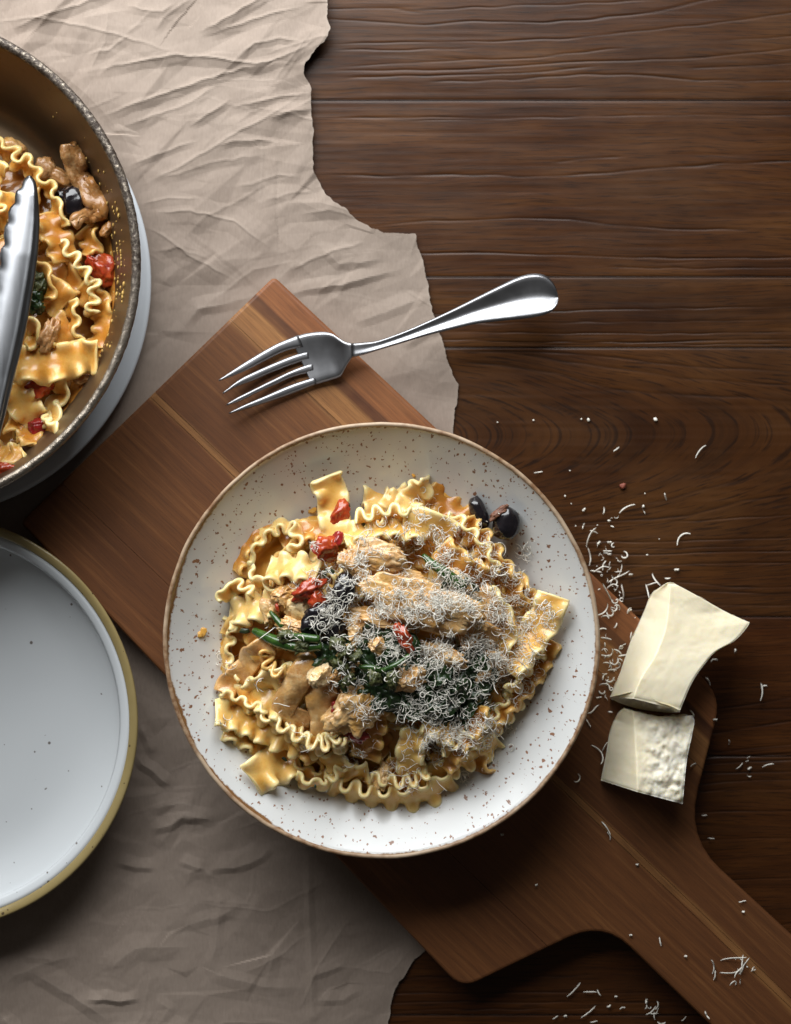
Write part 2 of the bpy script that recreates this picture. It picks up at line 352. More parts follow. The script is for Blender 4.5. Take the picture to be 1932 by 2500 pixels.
def mat_meat(name, dark, mid, light, sauce, coat=.5, fine=320):
    m = M(name); o = m.coord('Pos'); a = m.noise(o, 85, 5, .65); b = m.noise(o, fine, 4, .65); s_ = m.noise(m.coord('Pos', loc=(3, 1, 2)), 60, 4, .6)
    c = m.mix(m.ramp(a, [(.34, 0.0), (.62, 1.0)]), dark, mid); c = m.mix(m.ramp(b, [(.5, 0.0), (.72, .8)]), c, light); c = m.mix(m.ramp(s_, [(.48, 0.0), (.68, .75)]), c, sauce)
    m.bump(m.math('ADD', a, m.math('MULTIPLY', b, .6)), .7, .0014)
    m.set(Base_Color=c, Roughness=m.ramp(b, [(.35, .25), (.7, .45)]), Specular_IOR_Level=.5, Coat_Weight=coat, Coat_Roughness=.12)
    m.b.inputs['Subsurface Weight'].default_value = .12; m.b.inputs['Subsurface Radius'].default_value = (.002, .001, .0005); m.b.inputs['Subsurface Scale'].default_value = 1.0
    return m.m
MT['chicken'] = mat_meat("sauced_chicken_meat", (.50, .235, .070), (.78, .52, .235), (.88, .70, .42), (.72, .36, .060))
MT['chicken_pan_shade'] = mat_meat("shaded_chicken_meat", (.26, .105, .030), (.48, .25, .095), (.62, .40, .19), (.40, .155, .025))  # darker copy of the chicken: shade inside the pan painted into its colour
MT['mushroom'] = mat_meat("braised_mushroom_flesh", (.50, .22, .062), (.74, .45, .175), (.82, .60, .32), (.70, .35, .075), .8, 240)
MT['pale_meat'] = mat_meat("pale_chicken_meat", (.64, .42, .19), (.80, .62, .36), (.88, .76, .54), (.74, .46, .14))
MT['pasta_pan_shade'] = mat_pasta("pasta_dough_pan_shade", (.80, .50, .14), (.64, .28, .034), (.88, .70, .32), .85)  # saucier pasta copy, also darkened to paint in the pan rim's shade
# ------------------------------------------------------------------ the table: dark planks with worn grain
def wx(px): return (px - 966) * S
def wy(py): return (1250 - py) * S
def zl(ox, oy, k, pts): return [(ox + k * a, oy + k * b) for a, b in pts]
Z2 = lambda pts: zl(966, 0, .5723, pts); Z4 = lambda pts: zl(1050, 800, .5225, pts); Z8 = lambda pts: zl(1650, 1650, .389, pts); ZC = lambda pts: zl(1300, 1000, .3744, pts)
# (photo polyline, depth mm, half width mm, darkness)
GROOVES = [(Z2(p), d, w, k) for p, d, w, k in [
    ([(-300, 80), (0, 98), (130, 108), (250, 95), (450, 90), (650, 95), (850, 80), (1100, 50), (1280, 10), (1500, -30)], .30, .55, .8),
    ([(100, 45), (500, 25), (800, 15), (1100, 0)], .22, .5, .4), ([(-300, 40), (0, 35), (100, 58)], .2, .5, .5),
    ([(-300, 190), (0, 182), (400, 178), (800, 160), (1100, 125), (1400, 95), (1900, 25)], .26, .5, .7),
    ([(-250, 215), (0, 212), (350, 208)], .22, .5, .4),
    ([(-200, 285), (0, 270), (300, 258), (600, 245), (850, 215), (980, 205)], .30, .5, .5), ([(-250, 300), (0, 300), (300, 300), (600, 275), (830, 262), (1300, 250), (1800, 190)], .32, .55, .6),
    ([(-200, 330), (0, 325), (400, 320), (650, 305), (840, 285)], .32, .55, .6), ([(150, 350), (500, 340), (800, 315), (1000, 318), (1200, 335), (1400, 345), (1900, 338)], .34, .6, .6),
    ([(1250, 295), (1450, 285), (1800, 255)], .32, .6, .9), ([(300, 380), (600, 378), (800, 372)], .2, .4, .4), ([(1400, 175), (1800, 145)], .24, .5, .5),
    ([(-300, 505), (0, 502), (700, 500), (1150, 492), (1800, 488)], .20, .6, .55), ([(60, 515), (500, 508)], .16, .4, .3),
    ([(-300, 745), (0, 750), (350, 745), (620, 755), (900, 735), (1100, 720), (1350, 700), (1800, 680)], .34, .75, .95), ([(680, 690), (760, 680), (960, 670)], .25, .7, .7),
    ([(-100, 965), (0, 955), (200, 940), (500, 930), (750, 935), (950, 960), (1150, 975), (1500, 980)], .28, .6, .85),
    ([(0, 1075), (100, 1080), (500, 1082), (900, 1095), (1300, 1105), (1800, 1092)], .32, .6, .7), ([(900, 1140), (1300, 1145), (1800, 1140)], .25, .5, .6), ([(1100, 1125), (1450, 1110)], .2, .4, .4)]]
GROOVES += [(Z4(p), d, w, k) for p, d, w, k in [
    ([(-50, -60), (400, -75), (900, -85), (1700, -100)], .25, .5, .6), ([(100, 20), (600, 25), (1100, 28), (1700, 20)], .25, .5, .6),
    ([(0, 55), (500, 66), (900, 68), (1700, 55)], .30, .55, .7), ([(300, 76), (900, 80), (1700, 76)], .25, .4, .6), ([(0, -20), (700, -25), (1700, -35)], .22, .5, .6),
    ([(240, 108), (470, 112), (700, 125), (900, 145), (1200, 180), (1500, 195), (1750, 208)], .16, .7, .9),
    ([(120, 105), (370, 115), (650, 160), (900, 195), (1050, 215), (1200, 240), (1750, 270)], .20, .8, .95),
    ([(100, 150), (400, 185), (600, 215), (700, 245), (850, 290), (1200, 315), (1500, 325), (1750, 350)], .16, .9, .8),
    ([(140, 200), (300, 260), (420, 305), (500, 345), (650, 400), (730, 450), (765, 500), (750, 545), (690, 620), (600, 700), (480, 790)], .10, 1.0, .75),
    ([(500, 330), (620, 365), (760, 430), (830, 500), (800, 570), (700, 660)], .05, 2.2, .35),
    ([(150, 280), (320, 350), (430, 440), (490, 540), (500, 600), (480, 640), (440, 680)], .10, .9, .75), ([(130, 330), (270, 400), (340, 480), (350, 560)], .06, .9, .45),
    ([(580, 905), (640, 890), (900, 840), (1100, 805), (1400, 720), (1750, 640)], .14, .9, .9), ([(600, 920), (900, 903), (1200, 880), (1450, 810), (1750, 770)], .16, .8, .85),
    ([(600, 925), (900, 920), (1200, 905), (1750, 870)], .24, .5, .5), ([(600, 998), (1000, 1000), (1350, 992), (1750, 982)], .30, .5, .5), ([(600, 1058), (1000, 1058), (1350, 1050), (1750, 1045)], .30, .5, .7),
    ([(600, 1105), (1200, 1106), (1750, 1098)], .30, .5, .55), ([(650, 1030), (1100, 1034), (1750, 1012)], .2, .4, .5)]]
GROOVES += [(ZC(p), .32, .6, .8) for p in [[(500, 1240), (1000, 1180), (1200, 1190), (1750, 1200)], [(500, 1310), (1100, 1290), (1250, 1278), (1750, 1270)], [(900, 1120), (1300, 1160), (1750, 1150)]]]
GROOVES += [(Z8(p), d, .6, k) for p, d, k in [([(-200, 260), (250, 210), (420, 185), (800, 120)], .2, .9), ([(0, 320), (380, 215), (800, 200)], .16, .7), ([(-300, 400), (250, 362), (500, 320), (800, 272)], .3, .9), ([(-300, 500), (220, 488), (450, 460), (800, 425)], .3, .8),
    ([(-400, 525), (230, 512), (500, 500), (800, 480)], .34, .6), ([(-400, 575), (180, 560), (480, 535), (800, 520)], .32, .7), ([(-400, 615), (350, 612), (800, 600)], .3, .9), ([(-300, 690), (190, 678), (450, 655), (800, 645)], .28, .7), ([(0, 730), (400, 715), (800, 712)], .25, .6),
    ([(0, 860), (400, 850), (800, 848)], .25, .7), ([(0, 1040), (500, 1018), (800, 1020)], .25, .7), ([(0, 1290), (800, 1270)], .22, .7), ([(300, 1580), (560, 1575), (800, 1540)], .2, .6), ([(200, 1800), (800, 1760)], .22, .7), ([(200, 1960), (800, 1980)], .22, .7),
    ([(-2400, 2145), (-1500, 2095), (-700, 2090), (0, 2080), (500, 2100)], .34, .6), ([(-2400, 2010), (-1200, 1985), (200, 1990)], .28, .7), ([(-2400, 2080), (-1600, 2045), (-400, 2050), (200, 2040)], .3, .7), ([(-2300, 1900), (-1300, 1890), (-500, 1880)], .22, .7)]]
table = empty('wooden_table', (0, 0, 0), 'dark brown plank table with worn open grain under everything', 'table')
PB = [-420, 245, 676, 849, 1506, 1846, 2478, 2960]
xs = np.r_[np.linspace(-480, 560, 30), np.linspace(575, 2420, 150)]
for k in range(len(PB) - 1):
    y0, y1 = PB[k] + .6, PB[k + 1] - .6
    n = int((y1 - y0) * S / .00042) + 2
    tt = np.linspace(0, 1, n); ys = y0 + (y1 - y0) * tt
    X, Y = np.meshgrid(xs, ys, indexing='ij')
    wob = 3.0 * n2(X / 260, Y * 0 + k * 9.3, 3) + 1.2 * n2(X / 70, Y * 0 + k * 3.1, 5)
    Yd = Y + wob * 0.5
    h = np.zeros(X.shape); gr = np.zeros(X.shape)
    for pts, dep, hw, dk in GROOVES:
        p = np.array(pts)
        if p[:, 1].max() < y0 - 20 or p[:, 1].min() > y1 + 20: continue
        m = (Y > p[:, 1].min() - 25) & (Y < p[:, 1].max() + 25) & (X > p[:, 0].min() - 25) & (X < p[:, 0].max() + 25)
        if not m.any(): continue
        jit = 2.0 * n2(X[m] / 55, Y[m] * 0 + dep * 50, 11)
        d, sg, t = poly_dist(X[m], Y[m] + jit, p)
        amp = (.55 + .45 * n2(X[m] / 90, Y[m] / 40, int(dep * 100) + 2)).clip(.12, 1) * np.minimum(1, np.minimum(t, 1 - t) * 10 + .15)
        w = hw / (S * 1000)
        g = np.exp(-(d / w) ** 2) * amp
        h[m] -= dep * g * 1.5; gr[m] = np.maximum(gr[m], dk * np.exp(-(d / (w * .75)) ** 2) * amp)
    de = np.minimum(Y - y0, y1 - Y) * S * 1000
    h -= .5 * np.exp(-(de / .55)); gr = np.maximum(gr, .7 * np.exp(-de / .4))
    h += .16 * n2(X / 500, Y / 60, k) + .06 * n2(X / 160, Y / 9, k + 20)
    # grain coordinate: straight for most planks, an arched cathedral figure on the wide one
    if k == 3:
        dy = Y - 1072 - .04 * (X - 1300) + 14 * n2(X / 180, Y / 90, 4)
        V_ = np.sqrt(dy ** 2 + np.maximum(0, (X - 760)) * 72 + 200) * S + .02 * n2(X / 900, Y / 300, 2) * .2
    else:
        V_ = Y * S + .0035 * n2(X / 420, Y / 110, 30 + k) + .0012 * n2(X / 130, Y / 60, 40 + k)
    Vt = PX(X, Y, 0 * X).reshape(-1, 3); Vt[:, 2] = h.ravel() * .001
    uv = np.stack([X.ravel() * S + k * 1.7, V_.ravel() + k * 2.3], -1)
    F = grid_faces(len(xs), n)
    F = [f[::-1] for f in F]
    F = [f[::-1] for f in F] if False else F
    # thickness: a skirt down the two long sides
    nv = len(Vt); sk = []
    lo = Vt.reshape(len(xs), n, 3)
    A = lo[:, 0].copy(); A[:, 2] = -.022; B = lo[:, -1].copy(); B[:, 2] = -.022
    Vt = np.vstack([Vt, A, B]); uv = np.vstack([uv, uv.reshape(len(xs), n, 2)[:, 0], uv.reshape(len(xs), n, 2)[:, -1]])
    L = len(xs)
    for i in range(L - 1):
        F.append((i * n, (i + 1) * n, nv + i + 1, nv + i)); F.append((i * n + n - 1, nv + L + i, nv + L + i + 1, (i + 1) * n + n - 1))
    mk('plank', Vt, F, MT['table'], table, uv=uv, attrs={'groove': np.r_[gr.ravel(), np.ones(2 * L)]})
fb = np.array([(wx(-480), wy(2960), -.030), (wx(2420), wy(2960), -.030), (wx(2420), wy(-420), -.030), (wx(-480), wy(-420), -.030)])
fb = np.vstack([fb, fb + [0, 0, .006]])
mk('frame', fb, [(0, 3, 2, 1), (4, 5, 6, 7), (0, 1, 5, 4), (1, 2, 6, 5), (2, 3, 7, 6), (3, 0, 4, 7)], simple('under_plank_light_stop', (.02, .010, .006), (.03, .015, .008), 50, .6), table, smooth=False)  # unseen dark sheet added below the planks to stop light through the gaps

# ------------------------------------------------------------------ outline of the cutting board (photo pixels at the board's top)
ZB = .0175
def arc_round(poly, rads, n=7):
    out = []; p = [np.array(q, float) for q in poly]; N = len(p)
    for i in range(N):
        a, b, c = p[i - 1], p[i], p[(i + 1) % N]; r = rads[i]
        if r <= 0: out.append(b); continue
        u = (a - b) / np.linalg.norm(a - b); w = (c - b) / np.linalg.norm(c - b)
        s_, e_ = b + u * r, b + w * r
        for t in np.linspace(0, 1, n): out.append((1 - t) ** 2 * s_ + 2 * t * (1 - t) * b + t * t * e_)
    return np.array(out)
BPX = [(669, 674), (1764, 1700), (1676, 2046), (2190, 2520), (2010, 2770), (1474, 2250), (1128, 2416), (48, 1276)]
BR = [14, 62, 120, 90, 90, 95, 44, 14]
BO = arc_round(BPX, BR)
# ------------------------------------------------------------------ kraft paper with a torn right edge
EDGE = [(795, -340), (800, -120), (800, 0), (803, 60), (808, 84), (792, 112), (765, 140), (748, 162), (744, 185), (752, 205), (762, 222), (760, 260), (764, 320), (766, 375), (768, 425), (785, 455), (800, 480), (820, 497), (845, 508), (872, 538), (905, 558), (940, 570), (975, 574), (1014, 576),
        (1024, 610), (1034, 655), (1046, 700), (1056, 760), (1068, 800), (1080, 835), (1090, 870), (1100, 900), (1110, 925), (1119, 938), (1116, 975), (1108, 1030), (1102, 1080), (1090, 1180), (1085, 1400), (1080, 1700), (1072, 2000), (1045, 2250), (1038, 2318), (1020, 2335), (985, 2378), (962, 2412), (955, 2450), (950, 2500), (944, 2600), (930, 2820)]
e = resample(np.array(EDGE, float), 900); tS = np.linspace(0, 1, len(e))
dn = np.gradient(e, axis=0); dn /= np.linalg.norm(dn, axis=1)[:, None]; nrm = np.stack([-dn[:, 1], dn[:, 0]], -1)
rag = 2.2 * n2(tS * 90, tS * 0, 1) + 1.8 * n2(tS * 260, tS * 0, 2) + 1.0 * n2(tS * 600, tS * 0, 3)
e = e - nrm * rag[:, None]
yl = np.convolve(np.r_[np.full(60, e[0, 1]) - np.linspace(60, 0, 60) * 3, e[:, 1], np.full(60, e[-1, 1]) + np.linspace(0, 60, 60) * 3], np.ones(121) / 121, 'valid')
yl = np.sort(yl)
NU = 330; uu = 1 - (1 - np.linspace(0, 1, NU)) ** 1.15
x0 = -330.0
Xp = x0 + (e[:, 0][:, None] - x0) * uu[None, :]
bl = np.clip((uu - .55) / .45, 0, 1) ** 2
Yp = yl[:, None] * (1 - bl) + e[:, 1][:, None] * bl
Zp = np.zeros(Xp.shape); creaseA = np.zeros(Xp.shape)
def facets(scale_px, amp, seed, stretch=1.0, ang=0.0):
    """crumple: random heights on scattered points, joined by flat triangles"""
    r_ = np.random.default_rng(seed); c_, s_ = math.cos(ang), math.sin(ang)
    A = Xp * c_ + Yp * s_; B = (-Xp * s_ + Yp * c_) * stretch
    lo = (A.min() - scale_px * 2, B.min() - scale_px * 2); hi = (A.max() + scale_px * 2, B.max() + scale_px * 2)
    nx = int((hi[0] - lo[0]) / scale_px) + 2; ny = int((hi[1] - lo[1]) / scale_px) + 2
    gx, gy = np.meshgrid(np.arange(nx), np.arange(ny), indexing='ij')
    px = lo[0] + (gx + r_.uniform(-.24, .24, gx.shape)) * scale_px; py = lo[1] + (gy + r_.uniform(-.48, .48, gy.shape)) * scale_px
    hz = r_.uniform(0, 1, gx.shape) * amp
    out = np.zeros(A.shape); done = np.zeros(A.shape, bool)
    flip = r_.uniform(size=gx.shape) < .5
    rows = B.mean(1)
    for i in range(nx - 1):
        for j in range(ny - 1):
            q = [(i, j), (i + 1, j), (i + 1, j + 1), (i, j + 1)]
            tr = [(q[0], q[1], q[2]), (q[0], q[2], q[3])] if flip[i, j] else [(q[0], q[1], q[3]), (q[1], q[2], q[3])]
            bx = [px[a] for a in q]; by = [py[a] for a in q]
            sel = np.nonzero((A > min(bx)) & (A < max(bx)) & (B > min(by)) & (B < max(by)))
            if len(sel[0]) == 0: continue
            a_, b_ = A[sel], B[sel]
            for t3 in tr:
                (x1, y1), (x2, y2), (x3, y3) = [(px[w], py[w]) for w in t3]; z1, z2, z3 = [hz[w] for w in t3]
                det = (y2 - y3) * (x1 - x3) + (x3 - x2) * (y1 - y3)
                if abs(det) < 1e-9: continue
                l1 = ((y2 - y3) * (a_ - x3) + (x3 - x2) * (b_ - y3)) / det; l2 = ((y3 - y1) * (a_ - x3) + (x1 - x3) * (b_ - y3)) / det; l3 = 1 - l1 - l2
                ok = (l1 >= -1e-6) & (l2 >= -1e-6) & (l3 >= -1e-6)
                out[sel[0][ok], sel[1][ok]] = l1[ok] * z1 + l2[ok] * z2 + l3[ok] * z3
    return out
up = np.clip((900 - Yp) / 900, 0, 1.2)                    # the upper sheet is more crumpled than the lower
Zp += facets(190, 4.6, 8, 2.1, -.45) * (.25 + .75 * up) + facets(100, 2.6, 5, 1.8, -.5) * (.40 + .6 * up) + facets(30, .26, 9, 1.2, .3) * (.5 + .5 * up)
Zp += facets(46, .95, 21, 1.3, -.3) * (.6 + .4 * up)
def fold(pts, hmm, wu, wd, ox=0, oy=0, k=1.0):
    """a crease: crest line with a gentle flank on the upper side and a steep one below"""
    global Zp, creaseA
    p = np.array(zl(ox, oy, k, pts)); mrg = max(wu, wd) + 5
    m = (Xp > p[:, 0].min() - mrg) & (Xp < p[:, 0].max() + mrg) & (Yp > p[:, 1].min() - mrg) & (Yp < p[:, 1].max() + mrg)
    if not m.any(): return
    d, sg, t = poly_dist(Xp[m], Yp[m] + 2.5 * n2(Xp[m] / 22, Yp[m] / 22, 77), p)
    w = np.where(sg > 0, wd, wu); tap = np.minimum(1, np.minimum(t, 1 - t) * 4 + .04)
    Zp[m] += hmm * tap * np.maximum(0, 1 - d / w)
    creaseA[m] = np.maximum(creaseA[m], tap * np.exp(-(d / 3.0) ** 2) * min(1, abs(hmm) / 2.0))
TOPF = [([(430, 505), (650, 430), (860, 352), (1060, 296), (1180, 285)], 4.2, 60, 17), ([(370, 318), (640, 262), (760, 244), (900, 256), (1100, 284), (1200, 262), (1300, 215), (1380, 170)], 5.2, 75, 22),
        ([(60, 130), (170, 88), (260, 60), (420, 0), (560, -60)], 4.4, 60, 20), ([(850, 150), (960, 95), (1110, 5), (1200, -50)], 4.4, 50, 18), ([(880, 160), (1000, 120), (1100, 88), (1300, 40)], 3.8, 34, 20),
        ([(1000, 268), (1090, 195), (1200, 178), (1310, 196)], 3.0, 40, 14), ([(810, 545), (880, 505), (940, 465), (990, 425)], 3.0, 36, 14), ([(990, 470), (1100, 440), (1250, 412), (1340, 410)], 3.2, 34, 14), ([(1150, 512), (1240, 490), (1340, 470)], 2.6, 22, 10),
        ([(600, 800), (820, 690), (1000, 580), (1210, 470), (1320, 380)], 3.2, 40, 45), ([(540, 720), (700, 655), (860, 600)], 2.2, 40, 12), ([(920, 630), (1000, 610), (1100, 602), (1200, 614)], 2.6, 36, 13), ([(640, 912), (820, 905), (1000, 945), (1160, 1065)], 2.4, 22, 30),
        ([(770, 1040), (870, 935), (1000, 870), (1180, 760)], 1.6, 30, 22), ([(1190, 660), (1182, 850), (1188, 1020), (1195, 1160)], -1.7, 22, 22), ([(1210, 1175), (1330, 1110), (1440, 1070), (1570, 1035)], 2.4, 30, 26),
        ([(600, 960), (700, 1010), (800, 1085), (900, 1140), (1010, 1200)], 2.2, 30, 34), ([(-50, 110), (150, 85), (350, 118), (600, 188), (760, 238)], 3.6, 55, 32), ([(540, 30), (620, 52), (700, 60), (760, 20)], 2.6, 36, 16), ([(670, 140), (700, 90), (750, 50), (830, -10)], 2.4, 36, 16),
        ([(380, 240), (470, 225), (560, 160)], 2.6, 36, 18), ([(500, 560), (660, 500), (820, 440), (960, 350)], 2.2, 30, 18), ([(650, 780), (900, 700), (1150, 660)], 1.6, 34, 18), ([(580, 880), (720, 850), (860, 850)], 1.6, 30, 18),
        ([(1000, 800), (1080, 790), (1190, 750), (1290, 760)], 1.9, 26, 16), ([(1100, 870), (1240, 830), (1390, 810)], 1.4, 30, 16), ([(640, 1080), (760, 1060), (900, 1110)], 1.6, 26, 20), ([(1280, 920), (1400, 900), (1520, 930)], 1.5, 30, 20)]
for p, h_, wu, wd in TOPF: fold(p, h_ * .10, 7, 5, 0, 0, .5723); fold(p, h_ * .38, wu * 1.7, wd * 1.05, 0, 0, .5723)
for p, h_, wu, wd in [([(190, 260), (350, 225), (500, 185), (640, 165), (900, 95)], 1.6, 26, 14), ([(480, 60), (420, 110), (330, 200)], 1.2, 22, 22), ([(560, 0), (640, 80), (820, 60)], 1.0, 26, 16), ([(0, 330), (60, 260), (160, 240), (330, 200)], 1.6, 30, 20), ([(680, 330), (900, 250), (1010, 200)], .9, 30, 18), ([(900, 420), (1000, 350), (1080, 340)], 1.0, 30, 16)]:
    fold(p, h_, wu, wd, 450, 600, .5924)
for p, h_, wu, wd in [([(860, 205), (1000, 193), (1080, 150), (1120, 110)], 2.0, 40, 16), ([(1270, 100), (1275, 400), (1285, 620), (1290, 900)], 1.2, 16, 14), ([(100, 610), (260, 700), (400, 790), (460, 840)], 1.7, 40, 22), ([(350, 742), (430, 735), (500, 748), (580, 735)], 2.2, 22, 12),
        ([(440, 690), (450, 640), (480, 590), (560, 530), (700, 525), (790, 520)], 1.7, 40, 34), ([(860, 560), (900, 640), (1100, 690), (1260, 690)], 1.0, 22, 24), ([(860, 205), (910, 330), (890, 520), (860, 640)], 1.1, 18, 18), ([(760, 440), (900, 400), (1000, 345)], 1.2, 24, 18),
        ([(480, 175), (560, 195), (650, 200)], 1.6, 26, 12), ([(1060, 450), (1130, 560), (1090, 710)], .9, 22, 22), ([(1280, 645), (1350, 625), (1430, 585)], 1.1, 22, 14), ([(0, 700), (60, 640), (240, 575), (330, 560)], 1.6, 34, 26), ([(90, 560), (240, 575)], 1.0, 20, 16), ([(640, 740), (700, 780), (640, 860)], .8, 20, 20),
        ([(1290, 745), (1420, 740), (1500, 690)], 1.0, 22, 14), ([(700, 20), (760, -20), (900, 10)], 1.6, 30, 18), ([(740, 170), (800, 190), (850, 200)], 1.2, 22, 12), ([(0, 800), (40, 840), (90, 900)], 1.6, 24, 24)]: fold(p, h_ * .6, wu, wd, 0, 2000, .5924)
for p, h_, wu, wd in [([(1120, 470), (1180, 560), (1250, 600), (1430, 760)], 2.4, 22, 16), ([(1240, 940), (1380, 890), (1520, 880), (1640, 900)], 2.2, 30, 18), ([(1230, 1110), (1420, 1050), (1500, 990), (1690, 1010)], 2.2, 32, 16), ([(1160, 240), (1220, 360), (1260, 470)], 1.6, 20, 16), ([(1450, 1000), (1400, 1120), (1300, 1250)], 1.2, 26, 20)]: fold(p, h_ * .6, wu, wd, 0, 1700, .2962)
rc_ = np.random.default_rng(17)
for _ in range(95):
    cx_, cy_ = rc_.uniform(150, 1060), rc_.uniform(-40, 2520); a_ = rc_.normal(-.5, .75); L_ = rc_.uniform(45, 210); b_ = rc_.normal(0, .25)
    p_ = [(cx_ - math.cos(a_ - b_) * L_, cy_ - math.sin(a_ - b_) * L_), (cx_ + rc_.normal(0, 6), cy_ + rc_.normal(0, 6)), (cx_ + math.cos(a_ + b_) * L_, cy_ + math.sin(a_ + b_) * L_)]
    hh_ = rc_.choice([-1, 1, 1]) * rc_.uniform(.25, .75) * (1.0 if cy_ < 1000 else .75)
    fold(p_, hh_, rc_.uniform(20, 70), rc_.uniform(14, 45)); fold(p_, rc_.uniform(.08, .22), 6, 5)
# raise the torn lip near the top notch, press the sheet flat under whatever stands on it
d_, sg_, t_ = poly_dist(Xp, Yp, np.array([(808, 20), (808, 84), (748, 165), (760, 225), (764, 300)], float))
Zp += 7.0 * np.exp(-(d_ / 70.0) ** 1.3) * np.clip(1.3 - t_, 0, 1)
Zp -= Zp.min()
flat = np.ones(Xp.shape)
bd, _, _ = poly_dist(Xp, Yp, np.vstack([BO, BO[:1]])); bi = inside(Xp, Yp, BO); bsd = np.where(bi, -bd, bd)
flat *= np.clip((bsd + 12) / 75, 0, 1)
for cx_, cy_, r_ in ((-201, 675, 545), (-186, 1758, 330)): flat *= np.clip((np.hypot(Xp - cx_, Yp - cy_) - r_) / 60, 0, 1)
Zw = (.25 + Zp * (.10 + .90 * flat)) * .001
Zw = np.where(bsd < 0, np.minimum(Zw, .0014), Zw)
edgeA = np.exp(-((1 - uu) * 1150 / 3.2) ** 1.0)[None, :] * (.5 + .5 * n2(tS * 120, tS * 0, 6))[:, None].clip(0, 1)
top = np.stack([(Xp - 966) * S, (1250 - Yp) * S, Zw + .00018], -1).reshape(-1, 3)
bot = top - [0, 0, .00018]
nr, nu = Xp.shape; F = grid_faces(nr, nu); nv = len(top)
Fb = [tuple(nv + q for q in f[::-1]) for f in F]
rim = [((i * nu + nu - 1), (i + 1) * nu + nu - 1, nv + (i + 1) * nu + nu - 1, nv + i * nu + nu - 1) for i in range(nr - 1)]
pap = mk('wrapping_paper', np.vstack([top, bot]), F + Fb + rim, MT['paper'], smooth=False, attrs={'edge': np.r_[edgeA.ravel(), edgeA.ravel()], 'crease': np.r_[creaseA.ravel(), creaseA.ravel()]})
thing(pap, 'crumpled brown kraft paper sheet with a torn right edge on the table', 'paper')

# ------------------------------------------------------------------ cutting board made of long staves
ZB0 = .0022
board = empty('cutting_board', P(1000, 1600, ZB0), 'dark wooden paddle board lying diagonally under the pasta bowl', 'cutting board')
A_ = np.array([.7233, -.6905]); C_ = np.array([-.690, -.7238])          # along the board, across it (world)
org = P(669, 674, ZB)[:2]
bm = bmesh.new(); bo = np.array([P(x, y, ZB)[:2] for x, y in BO])
vs = [bm.verts.new((x, y, ZB0)) for x, y in bo]; f0 = bm.faces.new(vs); bmesh.ops.recalc_face_normals(bm, faces=[f0])
r_ = bmesh.ops.extrude_face_region(bm, geom=[f0]); vv = [v for v in r_['geom'] if isinstance(v, bmesh.types.BMVert)]
bmesh.ops.translate(bm, vec=(0, 0, ZB - ZB0), verts=vv); bmesh.ops.recalc_face_normals(bm, faces=bm.faces)
ed = [q for q in bm.edges if abs(q.verts[0].co.z - q.verts[1].co.z) < 1e-6]
bmesh.ops.bevel(bm, geom=ed, offset=.0022, segments=3, profile=.5, affect='EDGES')
bmesh.ops.triangulate(bm, faces=bm.faces[:])
cuts = [-.02, .0368, .0996, .1037, .178, .30]
for i in range(5):
    b2 = bm.copy()
    for cpos, sgn in ((cuts[i] + (.00012 if i else 0), -1), (cuts[i + 1] - (.00012 if i < 4 else 0), 1)):
        co = org + C_ * cpos
        r2 = bmesh.ops.bisect_plane(b2, geom=b2.verts[:] + b2.edges[:] + b2.faces[:], plane_co=(co[0], co[1], 0), plane_no=(C_[0] * sgn, C_[1] * sgn, 0), clear_outer=True)
        eg = [q for q in r2['geom_cut'] if isinstance(q, bmesh.types.BMEdge)]
        if eg: bmesh.ops.triangle_fill(b2, edges=eg, use_beauty=True)
    Vb = np.array([v.co[:] for v in b2.verts]); Fb = [tuple(v.index for v in f.verts) for f in b2.faces] if False else None
    b2.verts.index_update(); Fb = [tuple(v.index for v in f.verts) for f in b2.faces]
    rel = Vb[:, :2] - org; uv = np.stack([rel @ A_, rel @ C_], -1)
    mk('stave', Vb, Fb, MT['board_a'] if i in (0, 2) else MT['board_b'], board, smooth=False, uv=uv)
    b2.free()
bm.free()

# ------------------------------------------------------------------ pasta bowl
ZR = .0600; BC = P(931.5, 1564, ZR)[:2]; RR = 533.5 * S * (H - ZR) / H; Z0 = ZB
bowl = empty('pasta_bowl', (BC[0], BC[1], Z0), 'white brown-flecked bowl with tan rim, heaped with ruffled pasta', 'bowl')
def bowl_z(r):                                             # inner surface above the board
    return .0060 + np.where(r < .058, 0, .0365 * (np.clip((r - .058) / (RR - .0585), 0, 1.05)) ** 1.75)
rs = np.r_[np.linspace(.0005, .055, 14), np.linspace(.058, RR - .0022, 44)]
inner = [(r, float(bowl_z(r))) for r in rs]
outer = [(RR - .0014, .0405), (RR - .003, .0375), (RR - .010, .028), (RR - .022, .0165), (RR - .040, .0075), (.070, .0035), (.062, .0024), (.060, .0004), (.054, .0004), (.052, .0022), (.0005, .0022)]
V, F = revolve(inner + [(RR - .0020, .0418)] + outer, (BC[0], BC[1], Z0), 200)
bwl = mk('body', V, F, MT['bowl'], bowl)
q = np.linspace(-.35, 1, 8) * np.pi
rp = [(RR - .0012 + .0013 * math.sin(a_ - np.pi / 2 * 0) * 0 + .0013 * -math.cos(a_), .0415 + .0013 * math.sin(a_) * 1.0) for a_ in np.linspace(-.45 * np.pi, 1.35 * np.pi, 12)]
V, F = revolve(rp, (BC[0], BC[1], Z0), 260)
ang = np.arctan2(V[:, 1] - BC[1], V[:, 0] - BC[0]); wob = 1 + .0016 * n2(ang * 6, ang * 0, 2) + .0010 * n2(ang * 21, ang * 0, 5)
V[:, 0] = BC[0] + (V[:, 0] - BC[0]) * wob; V[:, 1] = BC[1] + (V[:, 1] - BC[1]) * wob
mk('rim', V, F, MT['bowl_rim'], bowl)

